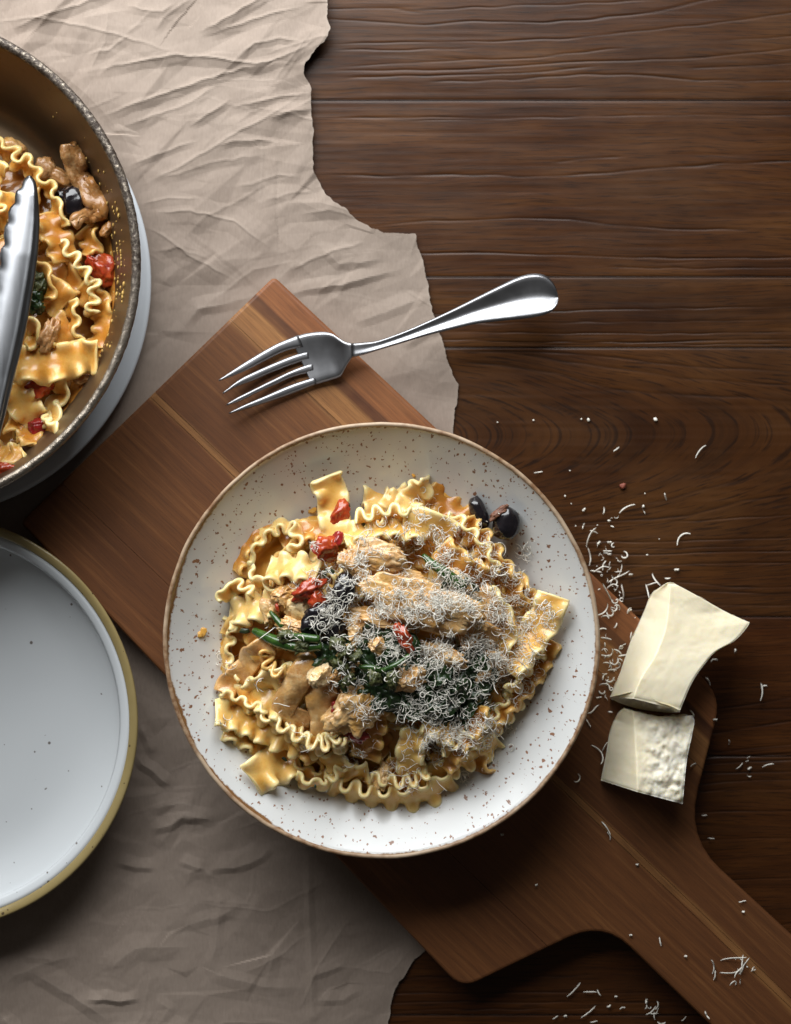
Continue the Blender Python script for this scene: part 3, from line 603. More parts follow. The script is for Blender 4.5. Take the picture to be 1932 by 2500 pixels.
# ------------------------------------------------------------------ side plate at the left edge
ZPR = .0305; SC_ = P(-170, 1765, ZPR)[:2]; RS = 507 * S * (H - ZPR) / H; zq = .0024
splate = empty('side_plate', (SC_[0], SC_[1], zq), 'empty pale side plate with an olive rim band at lower left', 'plate')
zt = ZPR - zq
prof = [(.0004, .0052), (.030, .0052), (.060, .0054), (.078, .0060), (.090, .0078), (.100, .0115), (.108, .0160), (.114, .0200), (RS - .0118, zt - .0048), (RS - .0052, zt - .0020)]
V, F = revolve([tuple(x) for x in cr(prof, 50)] + [(RS - .0050, zt - .0042), (.112, .0150), (.098, .0070), (.080, .0026), (.070, .0008), (.066, .0004), (.060, .0004), (.058, .0022), (.0004, .0022)], (SC_[0], SC_[1], zq), 220)
mk('body', V, F, MT['plate'], splate)
V, F = revolve([tuple(x) for x in cr([(RS - .0054, zt - .0042), (RS - .0054, zt - .0018), (RS - .0042, zt - .0008), (RS - .0022, zt), (RS - .0006, zt), (RS, zt - .0010), (RS - .0006, zt - .0026), (RS - .0030, zt - .0046), (RS - .0060, zt - .0060)], 26)], (SC_[0], SC_[1], zq), 220)
mk('rim', V, F, MT['olive_rim'], splate)

# ------------------------------------------------------------------ white plate that carries the pan, and the pan
zw = .0016; ZWT = .0150; WC = P(-206, 690, ZWT)[:2]; RWP = 575 * S * (H - ZWT) / H
wp = empty('white_plate', (WC[0], WC[1], zw), 'plain white round plate standing under the steel pan', 'plate')
V, F = revolve([(.0004, .0040), (.080, .0040), (.112, .0046), (.120, .0072), (RWP - .012, .0112), (RWP - .003, .0131)] + [(RWP - .001, .0134), (RWP, .0126), (RWP - .0005, .0112)], (WC[0], WC[1], zw), 200)
mk('rim', V, F, MT['white'], wp)
V, F = revolve([(RWP - .0012, .0110), (RWP - .016, .0076), (.118, .0030), (.100, .0012), (.0004, .0012)], (WC[0], WC[1], zw), 200)
mk('underside', V, F, MT['white'], wp)
ZPN = .0800; PC = P(-273, 640, ZPN)[:2]; RP = 616 * S * (H - ZPN) / H; zp = .0062
pan = empty('steel_pan', (PC[0], PC[1], zp), 'browned steel sauté pan of pasta with a burnt rim at upper left', 'pan')
zt = ZPN - zp
V, F = revolve([tuple(x) for x in cr([(.0004, .004), (.060, .004), (.098, .0042), (.108, .0065), (.114, .0125), (.1195, .025), (.1265, .043), (.1335, .060), (RP - .0042, zt - .0012)], 70)] + [(RP - .0040, zt - .0030), (RP - .011, .050), (.122, .018), (.116, .007), (.108, .001), (.0004, .0)], (PC[0], PC[1], zp), 240)
pbody = mk('body', V, F, MT['pan'], pan)
V, F = revolve([tuple(x) for x in cr([(RP - .0052, zt - .0034), (RP - .0050, zt - .0012), (RP - .0032, zt + .0002), (RP - .0012, zt), (RP, zt - .0013), (RP - .0004, zt - .0032), (RP - .0040, zt - .0042)], 22)], (PC[0], PC[1], zp), 420)
a_ = np.arctan2(V[:, 1] - PC[1], V[:, 0] - PC[0]); V[:, 2] += .00035 * n2(a_ * 90, V[:, 0] * 400, 3); V[:, 0] += .00022 * n2(a_ * 120, V[:, 2] * 900, 6)
mk('rim', V, F, MT['pan_rim'], pan)

# ------------------------------------------------------------------ slabs lofted between two outlines (fork, tongs, cheese)
def slab(up_, lo_, n, m, zfun, th, roundness=.7, base=None):
    """closed solid between two photo polylines; zfun(u,v) gives the top height"""
    a = cr(up_, n) if len(up_) > 2 else resample(up_, n); b = cr(lo_, n) if len(lo_) > 2 else resample(lo_, n)
    u = np.linspace(0, 1, n)[:, None]; v = np.linspace(-1, 1, m)[None, :]
    X = a[:, :1] * (1 - v) / 2 + b[:, :1] * (1 + v) / 2; Y = a[:, 1:] * (1 - v) / 2 + b[:, 1:] * (1 + v) / 2
    if base is not None:                                   # keep an outline's scallops to the margin
        g = resample(np.array(base, float), n); wv = ((1 - v) / 2) ** 6
        X = g[:, :1] * (1 - v) / 2 + b[:, :1] * (1 + v) / 2 + (a - g)[:, :1] * wv; Y = g[:, 1:] * (1 - v) / 2 + b[:, 1:] * (1 + v) / 2 + (a - g)[:, 1:] * wv
    Zt = zfun(u + 0 * v, v + 0 * u)
    drop = th * .5 * roundness * (np.abs(v) ** 10)
    T = PX(X, Y, Zt - drop).reshape(-1, 3); B = PX(X, Y, Zt).reshape(-1, 3); B[:, 2] += (-th + drop * np.ones((n, 1))).ravel()
    F = grid_faces(n, m); nv = n * m; F = F + [tuple(nv + q for q in f[::-1]) for f in F]
    for i in range(n - 1):
        F.append((i * m, (i + 1) * m, nv + (i + 1) * m, nv + i * m)); F.append((i * m + m - 1, nv + i * m + m - 1, nv + (i + 1) * m + m - 1, (i + 1) * m + m - 1))
    F.append(tuple(range(m)) + tuple(nv + q for q in range(m - 1, -1, -1))); F.append(tuple((n - 1) * m + q for q in range(m - 1, -1, -1)) + tuple(nv + (n - 1) * m + q for q in range(m)))
    return np.vstack([T, B]), F
FK = lambda p: zl(450, 600, .5924, p)
fork = empty('dinner_fork', P(900, 850, ZB), 'stainless dinner fork resting on the board corner above the bowl', 'fork')
def fork_z(px):                                            # height along the fork, by photo x
    return np.interp(px, [533, 600, 700, 760, 800, 845, 880, 960, 1060, 1180, 1300, 1365], [.0285, .0235, .0208, .0206, .0218, .0262, .0290, .0300, .0285, .0262, .0245, .0235])
def fz(lo_x, hi_x, cup):
    return lambda u, v: fork_z(lo_x + (hi_x - lo_x) * u) + cup * v ** 2
hu = FK([(690, 402), (740, 398), (800, 390), (900, 355), (1000, 312), (1100, 265), (1200, 215), (1300, 165), (1380, 128), (1440, 115), (1490, 123), (1525, 158), (1540, 200), (1541, 212)])
hl = FK([(692, 460), (745, 447), (800, 430), (900, 400), (1000, 370), (1100, 345), (1200, 322), (1300, 310), (1400, 300), (1470, 288), (1515, 270), (1536, 245), (1541, 226), (1541, 216)])
ha = resample(cr(hu, 200), 60)
V, F = slab(hu, hl, 60, 13, lambda u, v: np.interp(u, [0, .12, .3, .5, .7, .9, 1], [.0288, .0300, .0298, .0285, .0268, .0250, .0240]) + (.0060 * np.maximum(0, v - .05) ** 1.15 + .0020 * np.abs(np.minimum(0, v)) ** 1.5) * np.interp(u, [0, .25, .5, .75, .95, 1], [.10, .22, .48, .9, 1, .6]), .0024, .9)
hnd = mk('handle', V, F, MT['fork'], fork)
he = FK([(692, 402), (660, 394), (632, 376), (610, 362), (580, 355), (540, 356), (500, 362), (470, 370), (440, 381)])
hf = FK([(692, 460), (668, 496), (650, 530), (640, 541), (610, 551), (580, 560), (560, 566), (540, 571), (528, 576)])
V, F = slab(he, hf, 30, 17, lambda u, v: np.interp(u, [0, .25, .5, .8, 1], [.0288, .0252, .0222, .0208, .0206]) + .0013 * v ** 2 * np.minimum(1, u * 3), .0021, .8)
mk('head', V, F, MT['fork'], fork)
TINES = [([(470, 368), (440, 380), (380, 405), (300, 450), (220, 500), (141, 553)], [(492, 419), (452, 424), (400, 440), (320, 480), (240, 520), (143, 558)]),
         ([(512, 434), (495, 438), (450, 452), (380, 480), (300, 515), (230, 550), (158, 606)], [(514, 469), (500, 471), (440, 491), (360, 522), (280, 556), (210, 582), (160, 611)]),
         ([(530, 484), (515, 487), (440, 516), (360, 555), (280, 595), (220, 625), (174, 653)], [(534, 521), (515, 523), (440, 543), (380, 570), (300, 605), (240, 635), (175, 659)]),
         ([(540, 540), (527, 545), (460, 566), (400, 590), (320, 625), (250, 655), (184, 688)], [(545, 572), (530, 576), (470, 600), (400, 626), (320, 652), (250, 673), (186, 693)])]
for k, (a, b) in enumerate(TINES):
    V, F = slab(FK(a), FK(b), 26, 7, lambda u, v, k=k: np.interp(u, [0, .2, .5, .8, 1], [.0207, .0206, .0216, .0250, .0284]) + (.0011 if k in (0, 3) else .0004) - .0003 * v ** 2, .0020, .55)
    mk('tine', V, F, MT['fork'], fork)
# worn stamped lettering on the handle
tc = bpy.data.curves.new('mark', 'FONT'); tc.body = "ACOPA"; tc.size = .0033; tc.extrude = .00006; tc.align_x = 'CENTER'; tc.align_y = 'CENTER'
to = bpy.data.objects.new('mark', tc); COL.objects.link(to); bpy.context.view_layer.update()
me = bpy.data.meshes.new_from_object(to.evaluated_get(bpy.context.evaluated_depsgraph_get())); bpy.data.objects.remove(to)
Vt = np.array([v.co[:] for v in me.vertices]); Ft = [tuple(p.vertices) for p in me.polygons]; bpy.data.meshes.remove(me)
th = math.radians(15.5); R2 = np.array([[math.cos(th), -math.sin(th)], [math.sin(th), math.cos(th)]])
pc = P(1154.5, 770, .0284); xy = Vt[:, :2] @ R2.T + pc[:2]
hb = BVHTree.FromPolygons([(v.co + hnd.location + fork.location)[:] for v in hnd.data.vertices], [tuple(p.vertices) for p in hnd.data.polygons])
hz = np.array([(hb.ray_cast(Vector((x_, y_, .2)), Vector((0, 0, -1)))[0] or Vector((0, 0, .0283)))[2] for x_, y_ in xy])
sub('stamped_mark', np.c_[xy, Vt[:, 2] + hz + .00005], Ft, MT['engr'], hnd, fork.location)

# ------------------------------------------------------------------ tongs lying in the pan
TL = [(72, 428), (62, 432), (57, 442), (52, 458), (40, 466), (36, 482), (37, 496), (27, 503), (20, 518), (21, 540), (12, 552), (9, 575), (12, 596), (3, 606), (-1, 626), (2, 648), (-9, 662), (-14, 682), (-12, 704), (-24, 722), (-28, 748), (-27, 770), (-38, 800), (-46, 900), (-58, 1000), (-72, 1120), (-86, 1240), (-104, 1420)]
TR = [(73, 428), (82, 434), (88, 446), (91, 462), (93, 480), (95, 500), (96, 520), (97, 540), (96, 565), (95, 590), (93, 615), (90, 640), (87, 665), (83, 690), (79, 715), (74, 745), (69, 775), (63, 805), (55, 840), (47, 875), (40, 900), (28, 950), (14, 1010), (-4, 1080), (-22, 1170), (-40, 1260), (-58, 1340), (-76, 1420)]
tongs = empty('tongs', P(20, 760, .07), 'scallop-edged stainless tongs lying in the pan of pasta', 'tongs')
def tz(base):
    return lambda u, v: base + np.interp(u, [0, .05, .2, .5, .8, 1], [.060, .066, .072, .0800, .0900, .0960]) - .0032 * v ** 2 * np.interp(u, [0, .1, 1], [.4, 1, 1]) + .00045 * np.exp(-((v - .62) / .10) ** 2) * np.minimum(1, u * 4) - .00035 * np.exp(-((v - .80) / .08) ** 2) * np.minimum(1, u * 4)
def lin(p, n): return resample(np.array(p, float), n)
_tl = lin(TL, 140); _k = np.ones(31) / 31; TLS = np.stack([np.convolve(np.r_[np.full(15, _tl[0, c]), _tl[:, c], _tl[-1, c] + (_tl[-1, c] - _tl[-2, c]) * np.arange(1, 16)], _k, 'valid') for c in (0, 1)], -1); TLS[:8] = TLS[:8] * np.linspace(0, 1, 8)[:, None] + _tl[:8] * np.linspace(1, 0, 8)[:, None]
V, F = slab(lin(TL, 140).tolist(), lin(TR, 140).tolist(), 140, 25, tz(0), .0012, .6, base=TLS)
mk('arm', V, F, mat_steel("tongs_steel", (.24, .245, .255), .30, (500, 30, 60)), tongs)
V, F = slab([(x - 150 + .10 * (y - 430), y + 30) for x, y in lin(TL, 100)], [(x - 150 + .10 * (y - 430), y + 30) for x, y in lin(TR, 100)], 100, 15, tz(-.004), .0012, .6)
mk('arm', V, F, bpy.data.materials["tongs_steel"], tongs)
# ------------------------------------------------------------------ two wedges of hard cheese
def wedge(name, Lp, Mp, Rp, zL, zM, zR, n, mL, mR, rough, zbase, label):
    """lofted from left outline over the ridge to the right outline, closed down to the board"""
    L_, M_, R_ = [cr(np.array(q, float), n) for q in (Lp, Mp, Rp)]
    u = np.linspace(0, 1, n); cols = []; crumb = []
    def zc(z): return np.interp(u, np.linspace(0, 1, len(z)), z)
    zl_, zm_, zr_ = zc(zL), zc(zM), zc(zR)
    for j in range(mL + 1):
        t = j / mL; cols.append(np.c_[L_ * (1 - t) + M_ * t, zl_ * (1 - t) + zm_ * t - .0012 * 4 * t * (1 - t)]); crumb.append(np.full(n, 0.0))
    for j in range(1, mR + 1):
        t = j / mR; cols.append(np.c_[M_ * (1 - t) + R_ * t, zm_ * (1 - t) + zr_ * t]); crumb.append(np.full(n, rough * min(1, .15 + 2 * t)))
    G = np.stack(cols, 1); cb = np.stack(crumb, 1); m = G.shape[1]
    nz = .00018 * n2(G[..., 0] / 26, G[..., 1] / 26, 3) + .00008 * n2(G[..., 0] / 9, G[..., 1] / 9, 4)
    nz += cb * .6 * (.0036 * np.abs(n2((G[..., 0] * .8 + G[..., 1] * .6) / 46, (G[..., 1] * .8 - G[..., 0] * .6) / 24, 5)) + .0014 * n2((G[..., 0] * .5 - G[..., 1] * .87) / 17, (G[..., 1] * .5 + G[..., 0] * .87) / 13, 6) + .0008 * n2((G[..., 0] * .9 + G[..., 1] * .44) / 7.3, (G[..., 1] * .9 - G[..., 0] * .44) / 5.1, 7) + .0004 * n2(G[..., 0] / 2.7, G[..., 1] / 2.9, 9) - .001)
    bev = np.zeros(nz.shape); bev[0] = bev[-1] = 1; bev[:, 0] = bev[:, -1] = 1; bev[1, 1:-1] += .25; bev[-2, 1:-1] += .25; bev[1:-1, 1] += .25; bev[1:-1, -2] += .25
    T = PX(G[..., 0], G[..., 1], G[..., 2] + nz - .0010 * np.minimum(bev, 1))
    # ragged outline
    B = T.copy()
    V = T.reshape(-1, 3); F = [f[::-1] for f in grid_faces(n, m)]
    ring = [i * m for i in range(n)] + [(n - 1) * m + j for j in range(1, m)] + [i * m + m - 1 for i in range(n - 2, -1, -1)] + [j for j in range(m - 2, 0, -1)]
    cen = V.mean(0)
    rings = [ring]; off = len(V); allV = [V]
    zz = V[ring, 2]
    for k, f in enumerate((.12, .5, 1.0)):
        R = V[ring].copy(); shrink = (.0, .02, .05)[k]
        R[:, :2] = R[:, :2] + (cen[:2] - R[:, :2]) * shrink; R[:, 2] = zz + (zbase - zz) * f
        R[:, :2] += (.0005 * n2(R[:, 0] * 500, R[:, 2] * 500, 8))[:, None]
        allV.append(R); rings.append(list(range(off, off + len(ring)))); off += len(ring)
    for a, b in zip(rings[:-1], rings[1:]):
        for i in range(len(ring)):
            j = (i + 1) % len(ring); F.append((a[i], a[j], b[j], b[i]))
    F.append(tuple(rings[-1][::-1]))
    o = mk(name, np.vstack(allV), F, MT['cheese'], attrs={'crumb': np.r_[cb.ravel(), np.zeros(off - len(V))]})
    return thing(o, label, 'cheese', 'wedges of hard cheese')
wedge('cheese_wedge', [(1629, 1424), (1610, 1436), (1591, 1450), (1571, 1495), (1556, 1530), (1543, 1557), (1528, 1600), (1515, 1640), (1501, 1672), (1489, 1703)],
      [(1637, 1423), (1636, 1450), (1632, 1488), (1628, 1520), (1620, 1552), (1598, 1605), (1571, 1647), (1560, 1670), (1552, 1690), (1548, 1706)],
      [(1646, 1424), (1695, 1450), (1774, 1494), (1822, 1516), (1829, 1524), (1796, 1563), (1750, 1590), (1722, 1620), (1690, 1667), (1661, 1734)],
      [.036, .026, .022, .021, .020, .0195, .019], [.036, .0380, .0405, .0430, .0455, .0475, .048], [.0355, .0365, .0350, .0370, .041, .0440, .0465, .047],
      74, 20, 54, .06, ZB + .0006, 'larger smooth cheese wedge, upper of the two beside the bowl')
# its broken foot: a ragged face falling from the break edge to the board
bt = cr([(1489, 1702, .0205), (1515, 1696, .033), (1540, 1690, .0420), (1557, 1688, .0462), (1580, 1694, .0470), (1605, 1713, .0474), (1636, 1723, .0475), (1660, 1735, .0466)], 60)
bb = cr([(1489, 1704, .0190), (1515, 1717, .0200), (1557, 1730, .0215), (1591, 1736, .0230), (1636, 1740, .0270), (1661, 1738, .0380)], 60)
tt_ = np.linspace(0, 1, 16)[None, :, None]; Gb = bt[:, None] * (1 - tt_) + bb[:, None] * tt_; bu = np.sin(np.pi * tt_[..., 0])
Gb[..., 1] += bu * 5 * n2(Gb[..., 0] / 13, tt_[..., 0] * 3 + 0 * Gb[..., 0], 3); Gb[..., 2] += bu * .0022 * n2(Gb[..., 0] / 8, tt_[..., 0] * 5 + 0 * Gb[..., 0], 4); Gb[:, 0, 2] += .0004
Vb = PX(Gb[..., 0], Gb[..., 1], Gb[..., 2]).reshape(-1, 3)
mk('broken_face', Vb, [f[::-1] for f in grid_faces(60, 16)], MT['cheese'], bpy.data.objects['cheese_wedge'], attrs={'crumb': np.ones(len(Vb)) * .8})
wedge('cheese_wedge', [(1526, 1729), (1512, 1738), (1502, 1753), (1490, 1785), (1484, 1815), (1480, 1840), (1473, 1875), (1467, 1905)],
      [(1542, 1734), (1547, 1750), (1550, 1780), (1553, 1830), (1555, 1870), (1557, 1905), (1558, 1934)],
      [(1612, 1752), (1660, 1748), (1694, 1751), (1691, 1790), (1683, 1826), (1676, 1867), (1671, 1919), (1667, 1963)],
      [.031, .024, .0225, .022, .021, .0205], [.034, .0365, .0395, .0425, .045, .0460], [.032, .033, .0345, .0375, .040, .0425, .043],
      64, 18, 46, 1.0, ZB + .0006, 'smaller crumbly-topped cheese wedge, lower of the two beside the bowl')

# ------------------------------------------------------------------ food in the bowl: heights of the heap
FC = (935, 1572)
def zfloor(px, py):
    w = np.asarray(P(px, py, .036)); return Z0 + float(bowl_z(np.hypot(w[0] - BC[0], w[1] - BC[1])))
def zm(px, py):
    r = math.hypot((px - FC[0]) / 425, (py - FC[1]) / 405)
    hill = Z0 + .0075 + .037 * max(0, 1 - r ** 2.2) ** .85
    return max(hill, zfloor(px, py) + .0012)
def ribbon(name, pts, mat, roll=0.0, w=.0180, amp=.0027, wl=.0108, th=.0026, ph=None, hill=zm, seed=0, both=1.0, belly=0.0, m=13, raw=False, taper=0):
    """a ruffled pasta ribbon: pts (photo x, photo y, lift over the heap); roll in degrees per point or one value"""
    r_ = np.random.default_rng(seed + 11)
    C = np.array([P(x, y, (z if raw else hill(x, y) + z)) for x, y, z in pts])
    w *= .88
    Lg = np.linalg.norm(np.diff(C, axis=0), axis=1).sum(); n = max(14, int(Lg / .00075))
    C = cr(C, n); rl = np.interp(np.linspace(0, 1, n), np.linspace(0, 1, len(roll)) if np.ndim(roll) else [0, 1], roll if np.ndim(roll) else [roll, roll])
    rl = np.radians(rl)
    T = np.gradient(C, axis=0); T /= np.linalg.norm(T, axis=1)[:, None]
    S_ = np.cross(T, [0, 0, 1.0]); S_ /= np.linalg.norm(S_, axis=1)[:, None] + 1e-9; N_ = np.cross(S_, T)
    Sr = S_ * np.cos(rl)[:, None] + N_ * np.sin(rl)[:, None]; Nr = -S_ * np.sin(rl)[:, None] + N_ * np.cos(rl)[:, None]
    s = np.linspace(0, Lg, n); v = np.linspace(-1, 1, m)
    p1, p2 = r_.uniform(0, 6.28, 2) if ph is None else (ph, ph + 1.7)
    fr = 1 + .10 * np.sin(s / .019 + p1); A1 = amp * (1 + .35 * np.sin(s / .013 + p2)); A2 = amp * both * (1 + .35 * np.sin(s / .016 + p1))
    w1 = np.sin(2 * np.pi * np.cumsum(fr) * (s[1] - s[0]) / wl + p1); w2 = np.sin(2 * np.pi * np.cumsum(fr) * (s[1] - s[0]) / wl * .96 + p2)
    V_ = v[None, :]; e = np.abs(V_) ** 1.6
    inpl = np.where(V_ > 0, (A1 * np.cos(2 * np.pi * np.cumsum(fr) * (s[1] - s[0]) / wl + p1))[:, None], -(A2 * np.cos(2 * np.pi * np.cumsum(fr) * (s[1] - s[0]) / wl * .96 + p2))[:, None]) * np.abs(V_) ** 3 * .22
    ruf = 1.2 * np.where(V_ > 0, (A1 * w1)[:, None], (A2 * w2)[:, None]) * e
    wid = w / 2 * (1 + .05 * np.sin(s / .011 + p2))[:, None] * np.ones((1, m))
    if taper: wid = wid * np.interp(np.linspace(0, 1, n), [0, .12, .88, 1], [1 - taper, 1, 1, 1 - taper])[:, None]
    G = C[:, None, :] + Sr[:, None, :] * (V_ * wid + inpl)[..., None] + Nr[:, None, :] * (ruf - belly * (V_ ** 2))[..., None]
    phi = 2 * np.pi * np.cumsum(fr) * (s[1] - s[0]) / wl
    tsh = np.where(V_ > 0, np.sin(2 * (phi + p1))[:, None], np.sin(2 * (phi * .96 + p2))[:, None]) * np.abs(V_) ** 2.2 * (-.066 * wl)
    if th < .004 and wl < .02: G += T[:, None, :] * tsh[..., None]
    if 'chicken' in name: G += (.0005 * n2(s[:, None] / .0034, V_ * 4 + seed, seed))[..., None] * Nr[:, None, :] + (.0006 * n2(s[:, None] / .0060, V_ * 1.2 + seed, seed + 2))[..., None] * Sr[:, None, :]
    G += (.00030 * n2(s / .006, s * 0, seed + 1))[:, None, None] * Nr[:, None, :]
    du = np.gradient(G, axis=0); dv = np.gradient(G, axis=1); Ng = np.cross(du, dv); Ng /= np.linalg.norm(Ng, axis=2)[..., None] + 1e-12
    dvn = dv / (np.linalg.norm(dv, axis=2)[..., None] + 1e-12)
    tk = th / 2 * np.interp(np.abs(v), [0, .8, 1], [.85, 1, .80])[None, :, None]
    up_, dn_ = G + Ng * tk, G - Ng * tk
    o1 = G[:, -1] + dvn[:, -1] * th * .42; o0 = G[:, 0] - dvn[:, 0] * th * .42
    loop = np.concatenate([up_, o1[:, None], dn_[:, ::-1], o0[:, None]], 1); k = loop.shape[1]
    V = loop.reshape(-1, 3); F = grid_faces(n, k, 0, True); F.append(tuple(range(k - 1, -1, -1))); F.append(tuple((n - 1) * k + q for q in range(k)))
    ev = np.abs(v) ** 5; ed = np.concatenate([ev, [1], ev[::-1], [1]]); ed = np.tile(ed, (n, 1))
    ed[0] = ed[-1] = 1; ed[1] = np.maximum(ed[1], .6); ed[-2] = np.maximum(ed[-2], .6)
    return mk(name, V, F, mat, attrs={'edge': ed.ravel()}, food=True)
_ico = {}
def ico(sub_):
    if sub_ not in _ico:
        b = bmesh.new(); bmesh.ops.create_icosphere(b, subdivisions=sub_, radius=1); b.verts.index_update()
        _ico[sub_] = (np.array([v.co[:] for v in b.verts]), [tuple(v.index for v in f.verts) for f in b.faces]); b.free()
    return _ico[sub_]
def blob(name, px, py, lift, a, b, c, ang, mat, seed, rough=.25, fib=1.0, sub_=4, hill=zm, tilt=0.0, fine=.06, raw=False, parent=None, cuts=0):
    """an irregular lump: half lengths a, b, c in metres, long side at ang degrees in the picture"""
    V, F = ico(sub_); V = V.copy(); q = V * np.array([1.0 / max(fib, .01), 1, 1])
    rr_ = np.random.default_rng(seed * 3 + 1)
    if cuts:
        for _ in range(cuts):
            nn = rr_.normal(size=3); nn /= np.linalg.norm(nn); hh = rr_.uniform(.45, .85); V = V - np.maximum(0, V @ nn - hh)[:, None] * nn * .9
    else: V = np.sign(V) * np.abs(V) ** .85
    d = 1 + rough * vnoise(q, 1.5, seed) + rough * .55 * vnoise(q, 3.4, seed + 3) + fine * vnoise(q, 9, seed + 5) + (fine * 1.1 * (1 - 2 * np.abs(vnoise(q * [.35, 1, 1], 6, seed + 6))) if cuts else 0)
    V = V * d[:, None] * [a, b, c]
    t = math.radians(tilt); V = V @ np.array([[math.cos(t), 0, math.sin(t)], [0, 1, 0], [-math.sin(t), 0, math.cos(t)]])
    g = math.radians(ang); V = V @ np.array([[math.cos(g), -math.sin(g), 0], [math.sin(g), math.cos(g), 0], [0, 0, 1]]).T
    return mk(name, V + P(px, py, lift if raw else hill(px, py) + lift), F, mat, parent, food=True)
def leafy(name, px, py, lift, r, seed, mat, hill=zm, crinkle=.0032, tiltx=0.0, stretch=1.0, ang=0.0):
    n = 22; r_ = np.random.default_rng(seed)
    rad = np.linspace(0.02, 1, n); th = np.linspace(0, 2 * np.pi, 40, endpoint=False)
    out = 1 + .28 * n2(np.cos(th) * 1.6 + seed, np.sin(th) * 1.6, seed) + .14 * n2(np.cos(th) * 4.5 + seed, np.sin(th) * 4.5, seed + 1)
    R, TH = np.meshgrid(rad, th, indexing='ij'); x = R * np.cos(TH) * out[None, :] * r * stretch; y = R * np.sin(TH) * out[None, :] * r / stretch
    z = crinkle * (n2(x / .0055 + seed, y / .0055, seed + 2) + .6 * n2(x / .0024, y / .0024, seed + 4)) - 5.0 * (x * x + y * y) + tiltx * x
    c_, s_ = math.cos(math.radians(ang)), math.sin(math.radians(ang))
    G = np.stack([x * c_ - y * s_, x * s_ + y * c_, z], -1); m = 40
    V = np.vstack([(G + [0, 0, .00025]).reshape(-1, 3), (G - [0, 0, .00025]).reshape(-1, 3)]); nv = n * m
    F = grid_faces(n, m, 0, True); F = F + [tuple(nv + q for q in f[::-1]) for f in F]
    F += [((n - 1) * m + j, nv + (n - 1) * m + j, nv + (n - 1) * m + (j + 1) % m, (n - 1) * m + (j + 1) % m) for j in range(m)]
    return mk(name, V + P(px, py, hill(px, py) + lift), F, mat, food=True)
def tube(name, pts, rad, mat, hill=zm, raw=False, k=10, parent=None, wob=.12, seed=0):
    C = np.array([P(x, y, z if raw else hill(x, y) + z) for x, y, z in pts]); L = np.linalg.norm(np.diff(C, axis=0), axis=1).sum(); n = max(10, int(L / .0012))
    C = cr(C, n); rr = np.interp(np.linspace(0, 1, n), np.linspace(0, 1, len(rad)), rad); T = np.gradient(C, axis=0); T /= np.linalg.norm(T, axis=1)[:, None]
    S_ = np.cross(T, [0, 0, 1.0]); S_ /= np.linalg.norm(S_, axis=1)[:, None] + 1e-9; N_ = np.cross(S_, T); a = np.linspace(0, 2 * np.pi, k, endpoint=False)
    f = 1 + wob * n2(np.linspace(0, n / 5, n)[:, None] + seed, np.cos(a)[None, :] * 2 + 3, seed)
    G = C[:, None] + (rr[:, None] * f)[..., None] * (np.cos(a)[None, :, None] * S_[:, None] + np.sin(a)[None, :, None] * N_[:, None])
    V = np.vstack([G.reshape(-1, 3), C[:1] - T[:1] * rr[0] * .4, C[-1:] + T[-1:] * rr[-1] * .4]); F = grid_faces(n, k, 0, True); nv = n * k
    F += [(j, nv, (j + 1) % k) for j in range(k)] + [((n - 1) * k + j, (n - 1) * k + (j + 1) % k, nv + 1) for j in range(k)]
    return mk(name, V, F, mat, parent, food=True)

# sauce lying under the heap
def pool(name, cx, cy, poly, hill, lift, mat, label, seed):
    th = np.linspace(0, 2 * np.pi, 160, endpoint=False); pp = np.array(poly, float); rad = np.linspace(.01, 1, 60); V = []
    ang = np.arctan2(pp[:, 1] - cy, pp[:, 0] - cx); rr = np.hypot(pp[:, 1] - cy, pp[:, 0] - cx); od = np.argsort(ang); ang, rr = ang[od], rr[od]
    ang = np.r_[ang[-1] - 2 * np.pi, ang, ang[0] + 2 * np.pi]; rr = np.r_[rr[-1], rr, rr[0]]
    tw = (th + np.pi) % (2 * np.pi) - np.pi
    Rm = np.interp(tw, ang, rr) * (1 + .035 * n2(np.cos(tw) * 7, np.sin(tw) * 7, seed))
    for q in rad:
        for t, R in zip(tw, Rm):
            x, y = cx + q * R * math.cos(t), cy + q * R * math.sin(t)
            h = hill(x, y) + lift + .0016 * mnoise.noise(Vector((x / 26, y / 26, seed))) + .0009 * mnoise.noise(Vector((x / 11, y / 11, seed)))
            V.append(P(x, y, h - .004 * max(0, (q - .93) / .07) ** 2))
    o = mk(name, V, [f[::-1] for f in grid_faces(60, 160, 0, True)], mat, food=True)
    return thing(o, label, 'sauce')
bow_floor = lambda x, y: max(zfloor(x, y), Z0 + .0075 + .026 * max(0, 1 - math.hypot((x - FC[0]) / 400, (y - FC[1]) / 380) ** 2.4) ** .8)
pool('sauce', 935, 1570, [(550, 1480), (530, 1600), (545, 1720), (600, 1820), (690, 1890), (800, 1935), (950, 1960), (1060, 1935), (1170, 1850), (1270, 1740), (1330, 1620), (1330, 1500), (1260, 1400), (1190, 1310), (1130, 1210), (1040, 1170), (960, 1240), (860, 1270), (760, 1250), (660, 1275), (590, 1340), (565, 1410)],
     bow_floor, .0006, MT['sauce'], 'orange cream sauce under the pasta in the white bowl', 3)

